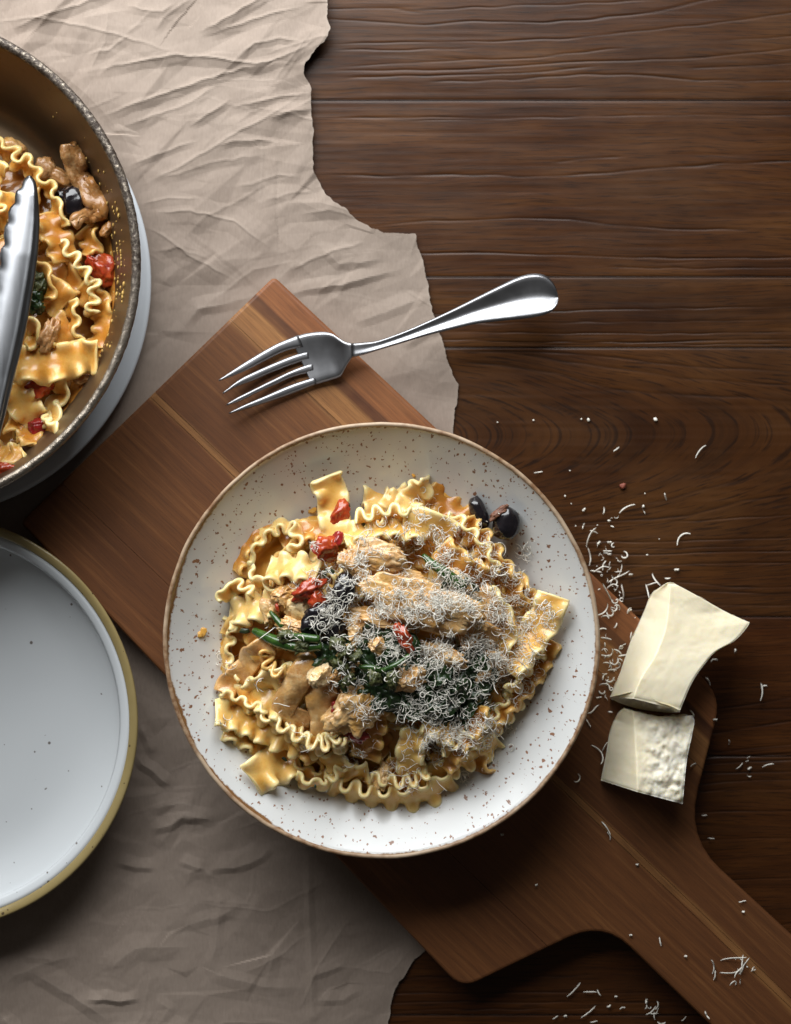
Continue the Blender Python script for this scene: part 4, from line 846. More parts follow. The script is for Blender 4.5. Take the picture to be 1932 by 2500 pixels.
GP = 'ruffled pasta ribbons in the bowl'
PA, PS, PP = MT['pasta'], MT['pasta_s'], MT['pasta_p']
LM = [('the topmost tomato', 830, 1252), ('the open pasta ring', 655, 1370), ('the thick green stalk', 690, 1565), ('the wrinkled olive', 788, 1512), ('the largest chicken piece', 1015, 1478), ('the red tomato strip', 985, 1550), ('the olive pair', 1200, 1265), ('the broad yellow right ribbon', 1310, 1540),
      ('the pale cream chunk', 780, 1650), ('the ragged orange chicken', 862, 1735), ('the big glossy ribbon', 650, 1780), ('the square ribbon end', 655, 1875), ('the bottom rim ribbon', 950, 1955), ('the tapering ribbon', 1005, 1840), ('the dark green stalk', 1080, 1400), ('the golden top chicken', 912, 1362), ('the twisted mushroom strip', 600, 1625), ('the middle tomato', 754, 1438), ('the twisted top ribbon', 985, 1250), ('the lower right ribbon', 1150, 1845)]
LMP = [('the pan tomato', 246, 660), ('the pan olive', 180, 494), ('the tongs tip', 72, 432), ('the broad pan ribbon', 140, 890), ('the glossy red tomato piece', 94, 950), ('the thin wavy ribbon edge', 205, 680), ('the small open loop', 75, 820), ('the tongs', 50, 700), ('the folded pan ribbon end', 130, 1000), ('the tall chicken strip', 200, 430)]
USED = set()
def near(base, x, y, marks=None):
    ms = sorted(marks or LM, key=lambda q: math.hypot(q[1] - x, q[2] - y)); out = base
    def dirn(q):
        a = math.degrees(math.atan2(q[2] - y, x - q[1])) % 360
        return ['right of', 'up and right of', 'above', 'up and left of', 'left of', 'down and left of', 'below', 'down and right of'][int((a + 22.5) // 45) % 8]
    for k in range(1, 9):
        q = ms[k]
        for cand in (f"{base} {dirn(ms[0])} {ms[0][0]}", f"{base} {dirn(ms[0])} {ms[0][0]} toward {q[0]}", f"{base} {dirn(q)} {q[0]}"):
            if cand not in USED and len(cand.split()) <= 16: USED.add(cand); return cand
    return base
NOOD = [
 # pts, mat, roll, kwargs, label
 ([(722, 1352, .004), (737, 1322, .006), (722, 1285, .006), (680, 1284, .005), (638, 1308, .004), (612, 1346, .004), (606, 1380, .004), (622, 1420, .005), (650, 1432, .006), (668, 1462, .006)], PP, -68, dict(w=.015, amp=.0023, th=.0026), 'pasta ribbon curled into an open ring at upper left of the heap'),
 ([(655, 1392, .010), (700, 1385, .013), (740, 1388, .013), (775, 1402, .010)], PP, 40, dict(w=.020, amp=.0030), 'pale pasta ribbon folding into the open ring beside the tomato'),
 ([(672, 1478, .006), (630, 1482, .008), (592, 1492, .007), (562, 1508, .005)], PP, -34, dict(w=.019, amp=.0030), 'pasta ribbon with a knobbed end above the green stem'),
 ([(560, 1512, .005), (556, 1548, .003), (550, 1590, .003), (556, 1640, .003), (585, 1668, .003)], PA, -62, dict(w=.016, amp=.0020), 'pasta ribbon standing on edge along the far left of the heap'),
 ([(640, 1560, .001), (620, 1540, .001), (590, 1530, .000), (575, 1560, .000)], PS, 8, dict(w=.020, amp=.0012), 'saucy flat ribbon carrying a dark herb fleck at left'),
 ([(795, 1165, .010), (808, 1195, .012), (814, 1240, .010), (820, 1290, .006), (830, 1330, .002)], PA, [18, 8, -6, 4], dict(w=.0195, amp=.0026, wl=.0150), 'upright flat ribbon behind the topmost tomato'),
 ([(1040, 1168, .008), (1028, 1190, .010), (1005, 1215, .010), (985, 1250, .010), (960, 1280, .010), (925, 1310, .008), (905, 1335, .006)], PP, [60, 20, -15, 25, 30], dict(w=.0165, amp=.0028), 'twisted pale ribbon at the top of the heap'),
 ([(1000, 1205, .004), (960, 1220, .006), (935, 1215, .006)], PP, -20, dict(w=.014, amp=.0022), 'short pasta tip pointing left near the top'),
 ([(842, 1318, .012), (872, 1302, .014), (905, 1300, .014), (945, 1288, .014), (990, 1292, .012), (1030, 1300, .010)], PA, 52, dict(w=.017, amp=.0024), 'ribbon with a wavy upper edge above the chicken'),
 ([(985, 1282, .012), (1030, 1278, .013), (1070, 1290, .012), (1105, 1312, .008)], PA, -14, dict(w=.019, amp=.0018, wl=.016), 'squared yellow ribbon end right of the twisted ribbon'),
 ([(1055, 1185, .001), (1085, 1225, .001), (1120, 1265, .001), (1150, 1300, .001)], PS, 18, dict(w=.021, amp=.0022), 'flat orange ribbon low beside the olives'),
 ([(1130, 1275, .004), (1175, 1325, .004), (1215, 1380, .004), (1245, 1435, .003), (1262, 1480, .002)], PS, -38, dict(w=.018, amp=.0024), 'long ruffled ribbon down the right flank of the heap'),
 ([(1352, 1452, .009), (1336, 1500, .011), (1305, 1545, .012), (1270, 1590, .012), (1240, 1640, .010)], PA, [-8, -14, -22, -30], dict(w=.021, amp=.0024, wl=.0135), 'broad yellow ribbon reaching to the right edge of the heap'),
 ([(1345, 1560, .000), (1312, 1620, .001), (1272, 1672, .001), (1225, 1722, .001), (1190, 1760, .001)], PS, -25, dict(w=.018, amp=.0024), 'cheese dusted ribbon along the lower right of the heap'),
 ([(528, 1738, .006), (575, 1750, .007), (630, 1768, .008), (690, 1796, .009), (745, 1815, .010), (795, 1818, .008), (838, 1790, .008)], PA, [34, 26, -10, -44, -60], dict(w=.0205, amp=.0030), 'big glossy ribbon sweeping across the lower left of the heap'),
 ([(548, 1778, .000), (590, 1795, .001), (630, 1818, .001), (665, 1835, .001)], PA, 35, dict(w=.014, amp=.0026), 'ribbon edge just under the big glossy ribbon'),
 ([(618, 1908, .003), (648, 1880, .006), (690, 1862, .006), (730, 1850, .004)], PA, [-10, 10, 22], dict(w=.024, amp=.0040, wl=.0140), 'square folded ribbon end at the lower left tip'),
 ([(705, 1868, .003), (745, 1892, .003), (790, 1902, .003), (830, 1895, .003), (870, 1870, .003)], PA, -48, dict(w=.016, amp=.0028), 'looping ribbon edge above the bottom rim ribbon'),
 ([(808, 1918, .006), (850, 1934, .006), (900, 1944, .006), (960, 1950, .006), (1015, 1946, .006), (1065, 1928, .006), (1105, 1900, .005)], PA, [-58, -54, -46, -40, -52], dict(w=.0190, amp=.0030, wl=.0125), 'long ruffled ribbon along the bottom of the heap'),
 ([(780, 1852, .006), (825, 1862, .007), (862, 1885, .006), (900, 1880, .005)], PA, -40, dict(w=.015, amp=.0028), 'short wavy ribbon between the looping edge and chicken'),
 ([(800, 1808, .012), (830, 1822, .012), (852, 1800, .012)], PP, -58, dict(w=.013, amp=.0024, wl=.009), 'tiny bright ribbon curl right of the big glossy ribbon'),
 ([(922, 1700, .006), (912, 1760, .007), (898, 1812, .007), (890, 1850, .005)], PS, 16, dict(w=.018, amp=.0022), 'saucy ribbon hanging down from the dark greens'),
 ([(1018, 1780, .008), (1002, 1830, .009), (1004, 1872, .008), (1012, 1898, .006)], PA, -12, dict(w=.018, amp=.0022, taper=.3), 'tapering ribbon under the lower cheese heap'),
 ([(1045, 1905, .003), (1090, 1872, .005), (1140, 1848, .005), (1185, 1828, .004), (1212, 1800, .003)], PA, -34, dict(w=.017, amp=.0026), 'ruffled ribbon at the lower right of the heap'),
 ([(1035, 1755, .008), (1085, 1775, .009), (1135, 1795, .008), (1175, 1790, .006)], PA, 18, dict(w=.019, amp=.0022), 'cheese covered ribbon below the dark greens'),
 ([(618, 1690, .005), (655, 1668, .008), (690, 1655, .010), (725, 1650, .010)], PP, -30, dict(w=.018, amp=.0026), 'pale ribbon fold left of the mushroom roll'),
 ([(648, 1598, .003), (625, 1640, .004), (612, 1690, .003)], PS, -30, dict(w=.017, amp=.0018), 'saucy ribbon behind the brown mushroom strip'),
 ([(590, 1708, .006), (625, 1698, .008), (665, 1712, .008), (700, 1735, .008)], PA, 8, dict(w=.019, amp=.0026), 'ribbon with a raised bump below the pale fold'),
 ([(690, 1330, .000), (730, 1305, .002), (770, 1295, .003), (810, 1310, .003)], PS, 34, dict(w=.016, amp=.0024), 'saucy ribbon between the ring and the topmost tomato'),
 ([(575, 1395, .000), (590, 1360, .000), (620, 1310, .000), (670, 1280, -.001)], PS, 40, dict(w=.014, amp=.0026), 'low orange ribbon hugging the outside of the open ring'),
 ([(578, 1440, .000), (600, 1450, .001), (640, 1455, .001)], PS, 20, dict(w=.016, amp=.0026), 'short orange ribbon below the open ring'),
 ([(1075, 1335, .010), (1110, 1370, .010), (1150, 1400, .009), (1200, 1420, .006)], PS, -22, dict(w=.018, amp=.0026), 'ribbon behind the dark green stalk'),
 ([(1180, 1450, .008), (1215, 1490, .008), (1230, 1540, .008), (1220, 1590, .006)], PA, -30, dict(w=.017, amp=.0026), 'ribbon left of the broad yellow right ribbon'),
 ([(1130, 1840, .002), (1180, 1800, .003), (1230, 1745, .003), (1260, 1700, .002)], PA, -40, dict(w=.015, amp=.0024), 'thin ribbon edge lowest on the right side of the heap'),
 ([(1200, 1395, .004), (1255, 1430, .004), (1290, 1480, .004)], PS, -20, dict(w=.017, amp=.0026), 'orange ribbon above the broad yellow right ribbon'),
 ([(1080, 1870, .008), (1110, 1820, .010), (1150, 1770, .010), (1165, 1720, .008)], PS, 20, dict(w=.018, amp=.0024), 'saucy ribbon rising beside the lower right greens'),
 ([(720, 1760, .006), (745, 1790, .006), (780, 1850, .004)], PS, 20, dict(w=.020, amp=.0022), 'saucy ribbon under the brown mushroom slabs'),
 ([(930, 1880, .002), (975, 1900, .003), (1020, 1915, .003), (1060, 1905, .003)], PS, -12, dict(w=.021, amp=.0020), 'broad saucy ribbon just above the bottom rim ribbon'),
]
NOOD += [
 ([(628, 1745, .012), (668, 1768, .013), (712, 1796, .014), (758, 1818, .014), (800, 1822, .013), (836, 1798, .012)], PP, -64, dict(w=.0125, amp=.0029, wl=.0098, th=.0025), 'tight wavy pasta edge running along the front of the big glossy ribbon'),
 ([(540, 1700, .008), (575, 1712, .010), (612, 1728, .011), (655, 1742, .011)], PA, -60, dict(w=.0125, amp=.0029, wl=.0098, th=.0025), 'tight wavy pasta edge at the far left above the big glossy ribbon'),
 ([(722, 1900, .007), (765, 1915, .008), (806, 1908, .009), (842, 1880, .010)], PA, -64, dict(w=.0125, amp=.0029, wl=.0098, th=.0025), 'tight wavy pasta edge at the lower left, above the bottom rim ribbon'),
 ([(905, 1905, .008), (955, 1915, .009), (1005, 1912, .009), (1050, 1890, .009)], PA, -62, dict(w=.0125, amp=.0029, wl=.0098, th=.0025), 'tight wavy pasta edge just inside the bottom rim ribbon'),
 ([(1085, 1845, .010), (1125, 1815, .011), (1170, 1785, .010), (1200, 1745, .009)], PA, -62, dict(w=.0125, amp=.0029, wl=.0098, th=.0025), 'tight wavy pasta edge at the lower right of the heap'),
 ([(1245, 1690, .008), (1280, 1640, .009), (1300, 1590, .009)], PA, -60, dict(w=.0125, amp=.0029, wl=.0098, th=.0025), 'tight wavy pasta edge under the broad yellow right ribbon'),
 ([(1100, 1260, .010), (1140, 1300, .011), (1180, 1345, .011), (1205, 1390, .010)], PA, -62, dict(w=.0125, amp=.0029, wl=.0098, th=.0025), 'tight wavy pasta edge down the upper right flank'),
 ([(548, 1470, .007), (560, 1430, .008), (590, 1440, .008), (620, 1462, .008)], PA, -60, dict(w=.0125, amp=.0029, wl=.0098, th=.0025), 'tight wavy pasta edge below the open ring at far left'),
 ([(655, 1560, .008), (640, 1600, .010), (660, 1640, .011), (700, 1650, .012)], PS, -58, dict(w=.0125, amp=.0029, wl=.0098, th=.0025), 'saucy wavy pasta edge curving under the thick green stalk'),
 ([(868, 1275, .015), (915, 1265, .016), (955, 1255, .016), (1000, 1262, .014)], PA, -58, dict(w=.0125, amp=.0029, wl=.0098, th=.0025), 'tight wavy pasta edge at the top centre of the heap'),
]
for i, (pts, mt, roll, kw, lab) in enumerate(NOOD):
    thing(ribbon('pasta_ribbon', pts, mt, roll, seed=i * 3, **kw), lab, 'pasta', GP)
# ribbons buried inside the heap, seen only through the gaps
r2 = random.Random(5)
for i in range(40):
    a = r2.uniform(0, 6.283); q = math.sqrt(r2.uniform(.02, .80)); cx, cy = FC[0] + 380 * q * math.cos(a), FC[1] + 350 * q * math.sin(a); d = r2.uniform(0, 6.283); L = r2.uniform(60, 105); bend = r2.uniform(-.7, .7)
    pts = [(cx - math.cos(d - bend) * L, cy - math.sin(d - bend) * L, -.006), (cx, cy, -.003), (cx + math.cos(d + bend) * L, cy + math.sin(d + bend) * L, -.006)]
    thing(ribbon('pasta_ribbon', pts, PS if r2.random() < .6 else PA, r2.choice([-40, -20, 10, 25, 45]), seed=200 + i, w=.0175, amp=.0026), near('half buried pasta ribbon', cx, cy), 'pasta', 'pasta ribbons buried in the bowl')

# mushrooms, chicken, tomato, olives, greens
CHP = MT['chicken_pan_shade']; MU, CH, PM = MT['mushroom'], MT['chicken'], MT['pale_meat']
GM = 'mushroom pieces in the bowl'
def mush(pts, roll, lab, **kw):
    d = dict(w=.015, amp=.0011, wl=.024, th=.0022); d.update(kw); thing(ribbon('mushroom_strip', pts, MU, roll, **d), lab, 'mushroom', GM)
mush([(545, 1692, .006), (562, 1665, .007), (592, 1638, .009), (612, 1606, .010), (640, 1585, .011), (664, 1572, .010)], [20, -25, 30, -20, 12], 'thin twisted brown mushroom strip at the left of the heap', w=.0140, seed=4)
mush([(668, 1762, .010), (695, 1715, .014), (722, 1668, .016), (752, 1625, .015), (770, 1608, .012)], [10, 8, 0], 'curled brown mushroom strip rising from lower left toward the greens', w=.0165, amp=.0016, wl=.019, belly=.0030, seed=5)
mush([(690, 1810, .001), (712, 1765, .009), (732, 1730, .010)], [22, -14], 'flat brown mushroom slab just above the big glossy ribbon', w=.021, amp=.0018, wl=.019, belly=.002, seed=6)
mush([(798, 1815, .008), (795, 1760, .011), (785, 1705, .012), (778, 1660, .011)], [-12, 18], 'wide tan mushroom slab below the pale chunk', w=.020, amp=.0018, wl=.019, belly=.003, seed=7)
mush([(1165, 1440, .009), (1190, 1480, .010), (1205, 1520, .009)], [20, -10], 'brown mushroom strip at the right under grated cheese', w=.016, seed=8)
mush([(1120, 1560, .009), (1165, 1545, .010), (1210, 1560, .008)], [10, -20], 'brown mushroom strip right of the large chicken piece', w=.016, seed=9)
mush([(1150, 1640, .007), (1195, 1620, .008), (1235, 1640, .006)], [10, -20], 'brown mushroom strip above the lower right ribbon', w=.016, seed=10)
def chick(px, py, lift, a, b, c, ang, seed, lab, mat=None, **kw):
    kw.setdefault('cuts', 7); kw.setdefault('sub_', 5); thing(blob('chicken_piece', px, py, lift, a * 1.12, b * 1.12, c, ang, mat or CH, seed, **kw), lab, 'chicken', 'chicken pieces in the bowl')
chick(912, 1362, .015, .0150, .0085, .007, -4, 1, 'golden shredded chicken piece under the wavy-edged top ribbon', fib=2.2, rough=.38, fine=.12)
chick(865, 1385, .014, .0070, .0105, .006, 10, 2, 'small pale golden chicken piece left of the upper shredded piece', fib=.6, rough=.35, fine=.14)
chick(1012, 1476, .013, .0275, .0120, .0055, -14, 3, 'largest chicken piece, across the middle under grated cheese', fib=2, rough=.55, fine=.10, sub_=5)
chick(930, 1512, .010, .0150, .0070, .006, -8, 4, 'slim chicken piece at the left end of the largest piece', fib=2.5, rough=.35, fine=.1)
chick(868, 1545, .012, .0042, .0070, .005, 5, 5, 'small upright chicken crumb between olive and greens', rough=.4, fine=.12)
chick(700, 1452, .010, .0070, .0090, .006, 15, 6, 'crumbly chicken piece left of the middle tomato', rough=.3, fine=.16)
chick(728, 1492, .009, .0075, .0080, .005, -20, 7, 'smooth beige chicken piece under the middle tomato', mat=PM, rough=.25)
chick(722, 1532, .009, .0085, .0050, .005, -10, 8, 'crumbly chicken piece just above the green stem', rough=.35, fine=.16)
chick(655, 1492, .010, .0055, .0075, .004, 20, 9, 'pinkish chicken shred at the left above the small stalk', rough=.35, fine=.1)
chick(780, 1650, .018, .0060, .0068, .006, -30, 10, 'pale cream chunk at the left edge of the dark greens', mat=PM, rough=.3)
chick(862, 1735, .014, .0130, .0110, .006, 35, 11, 'ragged orange chicken piece over the dark red tomato', rough=.5, fine=.07)
chick(992, 1655, .012, .0095, .0060, .005, 10, 12, 'tan chicken chunk in the middle of the dark greens', mat=MU, rough=.4, fine=.12)
chick(925, 1578, .014, .0050, .0042, .004, 0, 13, 'small tan chicken crumb above the dark greens', mat=MU, rough=.4, fine=.12)
chick(838, 1640, .014, .0075, .0045, .004, 20, 14, 'golden chicken crumb on the left of the greens', mat=MU, rough=.45, fine=.15)
chick(845, 1600, .014, .0060, .0038, .004, 40, 15, 'golden chicken crumb right of the green stems', mat=MU, rough=.45, fine=.15)
chick(938, 1898, .007, .0042, .0080, .0045, -18, 16, 'small pointed chicken piece near the bottom of the heap', rough=.35, fine=.1)
chick(905, 1905, .003, .0090, .0040, .004, -28, 17, 'thin dark chicken shred left of the pointed piece', mat=MU, rough=.4)
chick(1140, 1500, .010, .0120, .0070, .005, -35, 18, 'brown chicken piece at the right end of the largest piece', rough=.4, fine=.1)
chick(1105, 1415, .010, .0100, .0060, .005, -30, 19, 'tan chicken shred beside the dark green stalk', rough=.4, fine=.1)
chick(980, 1415, .010, .0130, .0050, .004, -6, 20, 'long tan chicken shred above the largest piece', fib=2.5, rough=.4, fine=.1)
chick(1080, 1600, .010, .0120, .0060, .005, -20, 21, 'tan chicken shred below the largest piece', fib=2, rough=.4, fine=.1)
def tom(px, py, lift, a, b, c, ang, seed, lab, mat=None, **kw):
    k = dict(rough=.34, fine=.05, cuts=4); k.update(kw); thing(blob('tomato_piece', px, py, lift, a, b, c, ang, mat or MT['tomato'], seed, **k), lab, 'tomato', 'tomato pieces in the bowl')
tom(830, 1252, .008, .0062, .0085, .005, -32, 31, 'topmost dark red tomato piece at the upper rim side', rough=.2)
tom(793, 1342, .013, .0078, .0078, .006, 0, 32, 'bright red tomato piece with a dark tip, second from top')
tom(822, 1316, .013, .0034, .0050, .004, -20, 33, 'dark charred tomato tip above the second tomato', MT['tomato_d'])
tom(754, 1438, .014, .0105, .0052, .005, 26, 34, 'elongated red tomato piece right of the crumbly chicken')
tom(778, 1468, .012, .0050, .0070, .005, 10, 35, 'small red tomato piece under the elongated one')
tom(872, 1788, .010, .0080, .0052, .005, -12, 36, 'dark red tomato under the ragged orange chicken', MT['tomato_d'])
tom(820, 1732, .012, .0030, .0060, .004, 15, 37, 'small dark red tomato sliver left of the ragged chicken', MT['tomato_d'])
thing(ribbon('tomato_strip', [(978, 1524, .016), (980, 1548, .018), (992, 1566, .017), (1008, 1588, .014)], MT['tomato'], [20, -30, 40, 10], w=.0065, amp=.001, wl=.012, th=.0028, seed=40, taper=.6), 'curled bright red tomato strip in the centre of the greens', 'tomato', 'tomato pieces in the bowl')
thing(blob('tomato_piece', 677, 1484, .014, .0012, .0026, .0015, 10, MT['tomato'], 41, sub_=3), 'tiny red tomato fleck on the pinkish shred', 'tomato', 'tomato pieces in the bowl')
def olive(px, py, lift, a, b, c, ang, seed, lab, **kw):
    k = dict(rough=.10, fine=.02); k.update(kw); thing(blob('black_olive', px, py, lift, a, b, c, ang, MT['olive'], seed, **k), lab, 'olive', 'black olives in the bowl')
olive(1170, 1252, .004, .0050, .0100, .0055, 22, 51, 'slim black olive half, left of the pair at the upper right')
olive(1236, 1278, .0055, .0080, .0098, .0075, -6, 52, 'round black olive, right of the pair at the upper right')
ro = bpy.data.objects['black_olive.001']; blob('torn_flesh', 1219, 1252, .0090, .0062, .0024, .0026, 38, MT['olive_cut'], 53, rough=.35, fine=.2, parent=ro)
olive(836, 1452, .015, .0068, .0120, .006, -20, 54, 'black olive piece half covered by cheese near the middle tomato', rough=.2)
olive(788, 1512, .013, .0120, .0085, .006, 22, 55, 'wrinkled black olive above the green stems', rough=.25, fine=.07)
olive(812, 1540, .010, .0080, .0070, .005, 0, 56, 'dark olive piece tucked under the wrinkled one', rough=.25)
GS = 'green stalks in the bowl'
t = tube('green_stalk', [(621, 1540, .012), (655, 1556, .014), (688, 1570, .016), (730, 1580, .018), (784, 1578, .018)], [.0022, .0032, .0034, .0032, .0026], MT['stem'], seed=1); thing(t, 'thick glossy green stalk at the left of the dark greens', 'stalk', GS)
t = tube('green_stalk', [(700, 1552, .019), (735, 1556, .021), (778, 1562, .021)], [.0020, .0027, .0024], MT['stem'], seed=2); thing(t, 'short bright green stalk lying on the thick stalk', 'stalk', GS)
t = tube('green_stalk', [(660, 1493, .013), (674, 1510, .014), (690, 1530, .015)], [.0010, .0020, .0018], MT['stem'], seed=3); thing(t, 'small thin green stalk above the thick stalk', 'stalk', GS)
t = tube('green_stalk', [(1034, 1356, .012), (1058, 1378, .015), (1090, 1402, .017), (1130, 1432, .016)], [.0016, .0030, .0034, .0034], MT['stem'], seed=4); thing(t, 'dark green stalk at upper right under grated cheese', 'stalk', GS)
t = tube('green_stalk', [(930, 1640, .017), (970, 1622, .019), (1000, 1600, .018)], [.0014, .0018, .0014], MT['stem'], seed=5); thing(t, 'short green stalk left of the red tomato strip', 'stalk', GS)
t = tube('green_stalk', [(880, 1628, .018), (915, 1632, .019), (945, 1640, .017)], [.0014, .0020, .0014], MT['stem'], seed=6); thing(t, 'green stalk across the middle of the dark leaves', 'stalk', GS)
LE = [(818, 1586, .012, .011), (850, 1612, .013, .013), (900, 1600, .013, .014), (945, 1590, .013, .013), (985, 1620, .013, .014), (880, 1660, .013, .015), (930, 1680, .012, .015), (985, 1700, .011, .014), (1040, 1690, .011, .015), (1090, 1670, .010, .015), (1125, 1700, .008, .014), (1165, 1690, .006, .012), (1060, 1730, .009, .013), (1110, 1745, .006, .013), (1160, 1735, .005, .011), (1030, 1640, .012, .013), (1150, 1610, .009, .010), (820, 1620, .013, .009), (1105, 1440, .012, .008), (1140, 1450, .010, .008)]
for i, (x, y, z, r) in enumerate(LE):
    thing(leafy('wilted_leaf', x, y, z, r, 60 + i, MT['leaf'], stretch=1.0 + .3 * math.sin(i), ang=i * 47), near('wilted dark leaf', x, y), 'leaf', 'wilted dark leaves in the bowl')
for i, (x, y) in enumerate([(700, 1556), (845, 1592), (870, 1605), (915, 1655), (822, 1572), (740, 1578), (850, 1660), (960, 1660), (835, 1625)]):
    thing(blob('green_bud', x, y, .020, .0036, .0028, .0024, i * 40, MT['bud'], 90 + i, rough=.6, fine=.45, cuts=4), near('knobbly green bud', x, y), 'bud', 'green buds in the bowl')
HB = [((598, 1541), .0028), ((607, 1583), .0016), ((852, 1233), .0014), ((872, 1278), .002), ((884, 1282), .0022), ((793, 1402), .0020), ((806, 1394), .0026), ((860, 1328), .0026), ((745, 1400), .0012), ((838, 1420), .003), ((1060, 1270), .0012), ((770, 1920), .0012), ((695, 1853), .0016)]
for i, ((x, y), r) in enumerate(HB):
    thing(blob('herb_fleck', x, y, .0125, r, r * .55, .0006, i * 57, MT['herb'], 120 + i, rough=.4, sub_=3), 'tiny dark herb fleck stuck to the pasta in the bowl', 'herb', 'herb flecks on the pasta')
for i, (x, y, r) in enumerate([(762, 1245, .0026), (805, 1190, .0036), (495, 1543, .0028), (488, 1550, .0018), (1010, 1160, .0012)]):
    thing(blob('sauce_drop', x, y, zfloor(x, y) + .0001, r, r * .8, .0005, i * 30, MT['sauce'], 140 + i, rough=.35, sub_=3, raw=True), 'small flat orange sauce spot on the white glaze beside the pasta', 'sauce', 'sauce spots on the bowl')

# ------------------------------------------------------------------ food in the pan
FPZ = zp + .0042
def zfp(px, py):                                           # pan floor and wall
    w = P(px, py, .04); r = math.hypot(w[0] - PC[0], w[1] - PC[1])
    return zp + float(np.interp(r, [0, .098, .108, .114, .1195, .1265, .1335, RP], [.004, .0042, .0065, .0125, .025, .043, .060, .074]))
PANC = (-60, 760)
def zpm(px, py):
    r = math.hypot((px - PANC[0]) / 385, (py - PANC[1]) / 440)
    return max(zfp(px, py) + .001, FPZ + .004 + .030 * max(0, 1 - r ** 2.6) ** .8)
zps = lambda x, y: max(zfp(x, y), FPZ + .003 + .020 * max(0, 1 - math.hypot((x - PANC[0]) / 380, (y - PANC[1]) / 440) ** 2.6) ** .8)
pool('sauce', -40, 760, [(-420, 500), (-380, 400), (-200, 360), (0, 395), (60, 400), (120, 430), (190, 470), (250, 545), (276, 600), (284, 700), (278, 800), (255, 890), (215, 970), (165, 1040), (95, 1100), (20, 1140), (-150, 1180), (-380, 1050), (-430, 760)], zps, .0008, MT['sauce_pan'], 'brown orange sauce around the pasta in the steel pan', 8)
GPP = 'ruffled pasta ribbons in the pan'
PN = [
 ([(-30, 372, .008), (20, 368, .010), (45, 400, .010), (80, 410, .010), (95, 445, .010), (125, 462, .009), (130, 490, .008), (150, 520, .008), (155, 555, .006)], MT['pasta_pan_shade'], -66, dict(w=.015, amp=.0024, th=.0026), 'pasta ribbon curving round the tongs tip in the pan'),
 ([(110, 520, .006), (130, 560, .007), (150, 600, .007), (160, 640, .006)], PS, 34, dict(w=.020, amp=.0030), 'saucy flat ribbon right of the tongs in the pan'),
 ([(145, 595, .008), (165, 620, .008), (190, 645, .008), (205, 672, .008), (222, 690, .007), (228, 715, .007), (222, 745, .006), (226, 768, .006)], PA, -70, dict(w=.012, amp=.0028, wl=.0095, th=.0025), 'thin wavy ribbon edge left of the pan tomato'),
 ([(100, 700, .006), (130, 720, .007), (160, 745, .006)], PS, -10, dict(w=.021, amp=.002), 'smooth saucy ribbon in the middle of the pan'),
 ([(170, 735, .008), (180, 775, .008), (178, 810, .008), (190, 842, .006)], MT['pasta_pan_shade'], -58, dict(w=.013, amp=.0026, wl=.0095), 'short zigzag ribbon edge above the broad pan ribbon'),
 ([(52, 790, .008), (85, 800, .009), (90, 828, .008), (65, 845, .007)], MT['pasta_pan_shade'], -60, dict(w=.012, amp=.0018), 'small open ribbon loop beside the tongs'),
 ([(40, 888, .010), (90, 892, .012), (140, 888, .014), (195, 872, .015), (238, 872, .014)], MT['pasta_pan_shade'], [24, 10, -6, -18], dict(w=.0225, amp=.0032, wl=.0125), 'broad pale ribbon reaching the right wall of the pan'),
 ([(135, 930, .006), (158, 962, .006), (128, 985, .006), (132, 1020, .006), (112, 1035, .006), (140, 1060, .005)], PA, -50, dict(w=.014, amp=.0014), 'folded ribbon end near the bottom wall of the pan'),
 ([(35, 935, .008), (48, 975, .009), (70, 1005, .009), (95, 1030, .007)], PA, [10, -8], dict(w=.0200, amp=.0028), 'pale ribbon below the pan tomato and beside the tongs'),
 ([(-40, 1085, .012), (0, 1105, .013), (30, 1112, .013), (56, 1098, .012)], MT['pasta_pan_shade'], 30, dict(w=.014, amp=.002), 'bright ribbon tip at the lower edge of the pan'),
 ([(-40, 560, .006), (0, 540, .008), (20, 510, .008), (10, 470, .006)], MT['pasta_pan_shade'], -60, dict(w=.014, amp=.0024), 'ribbon left of the tongs tip in the pan'),
 ([(-30, 430, .006), (0, 420, .008), (14, 425, .007)], MT['pasta_pan_shade'], -40, dict(w=.012, amp=.0022), 'tiny ribbon tip at the left frame edge in the pan'),
 ([(60, 640, .009), (95, 655, .010), (118, 690, .010), (112, 730, .009)], PS, -52, dict(w=.015, amp=.0028), 'orange wavy ribbon just right of the tongs shaft'),
 ([(128, 780, .007), (150, 800, .008), (150, 850, .008), (122, 868, .007)], PS, 40, dict(w=.016, amp=.0026), 'orange ribbon between the pale chicken shred and the zigzag edge'),
 ([(205, 560, .005), (222, 590, .006), (214, 625, .006)], PS, -30, dict(w=.015, amp=.0026), 'orange ribbon under the hooked chicken end'),
 ([(195, 700, .004), (240, 740, .005), (255, 800, .004), (240, 850, .003)], PS, -25, dict(w=.017, amp=.0026), 'orange ribbon along the right wall of the pan'),
 ([(20, 1030, .008), (60, 1050, .009), (80, 1085, .008)], PS, 44, dict(w=.016, amp=.0028), 'orange ribbon left of the folded pan ribbon end'),
 ([(-20, 590, .006), (-5, 620, .006), (-20, 660, .006)], PS, 10, dict(w=.018, amp=.0024), 'saucy ribbon under the tongs in the pan'),
]
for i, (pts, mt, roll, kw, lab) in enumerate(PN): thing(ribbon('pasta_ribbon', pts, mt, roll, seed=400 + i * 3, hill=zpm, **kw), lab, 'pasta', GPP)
r3 = random.Random(9)
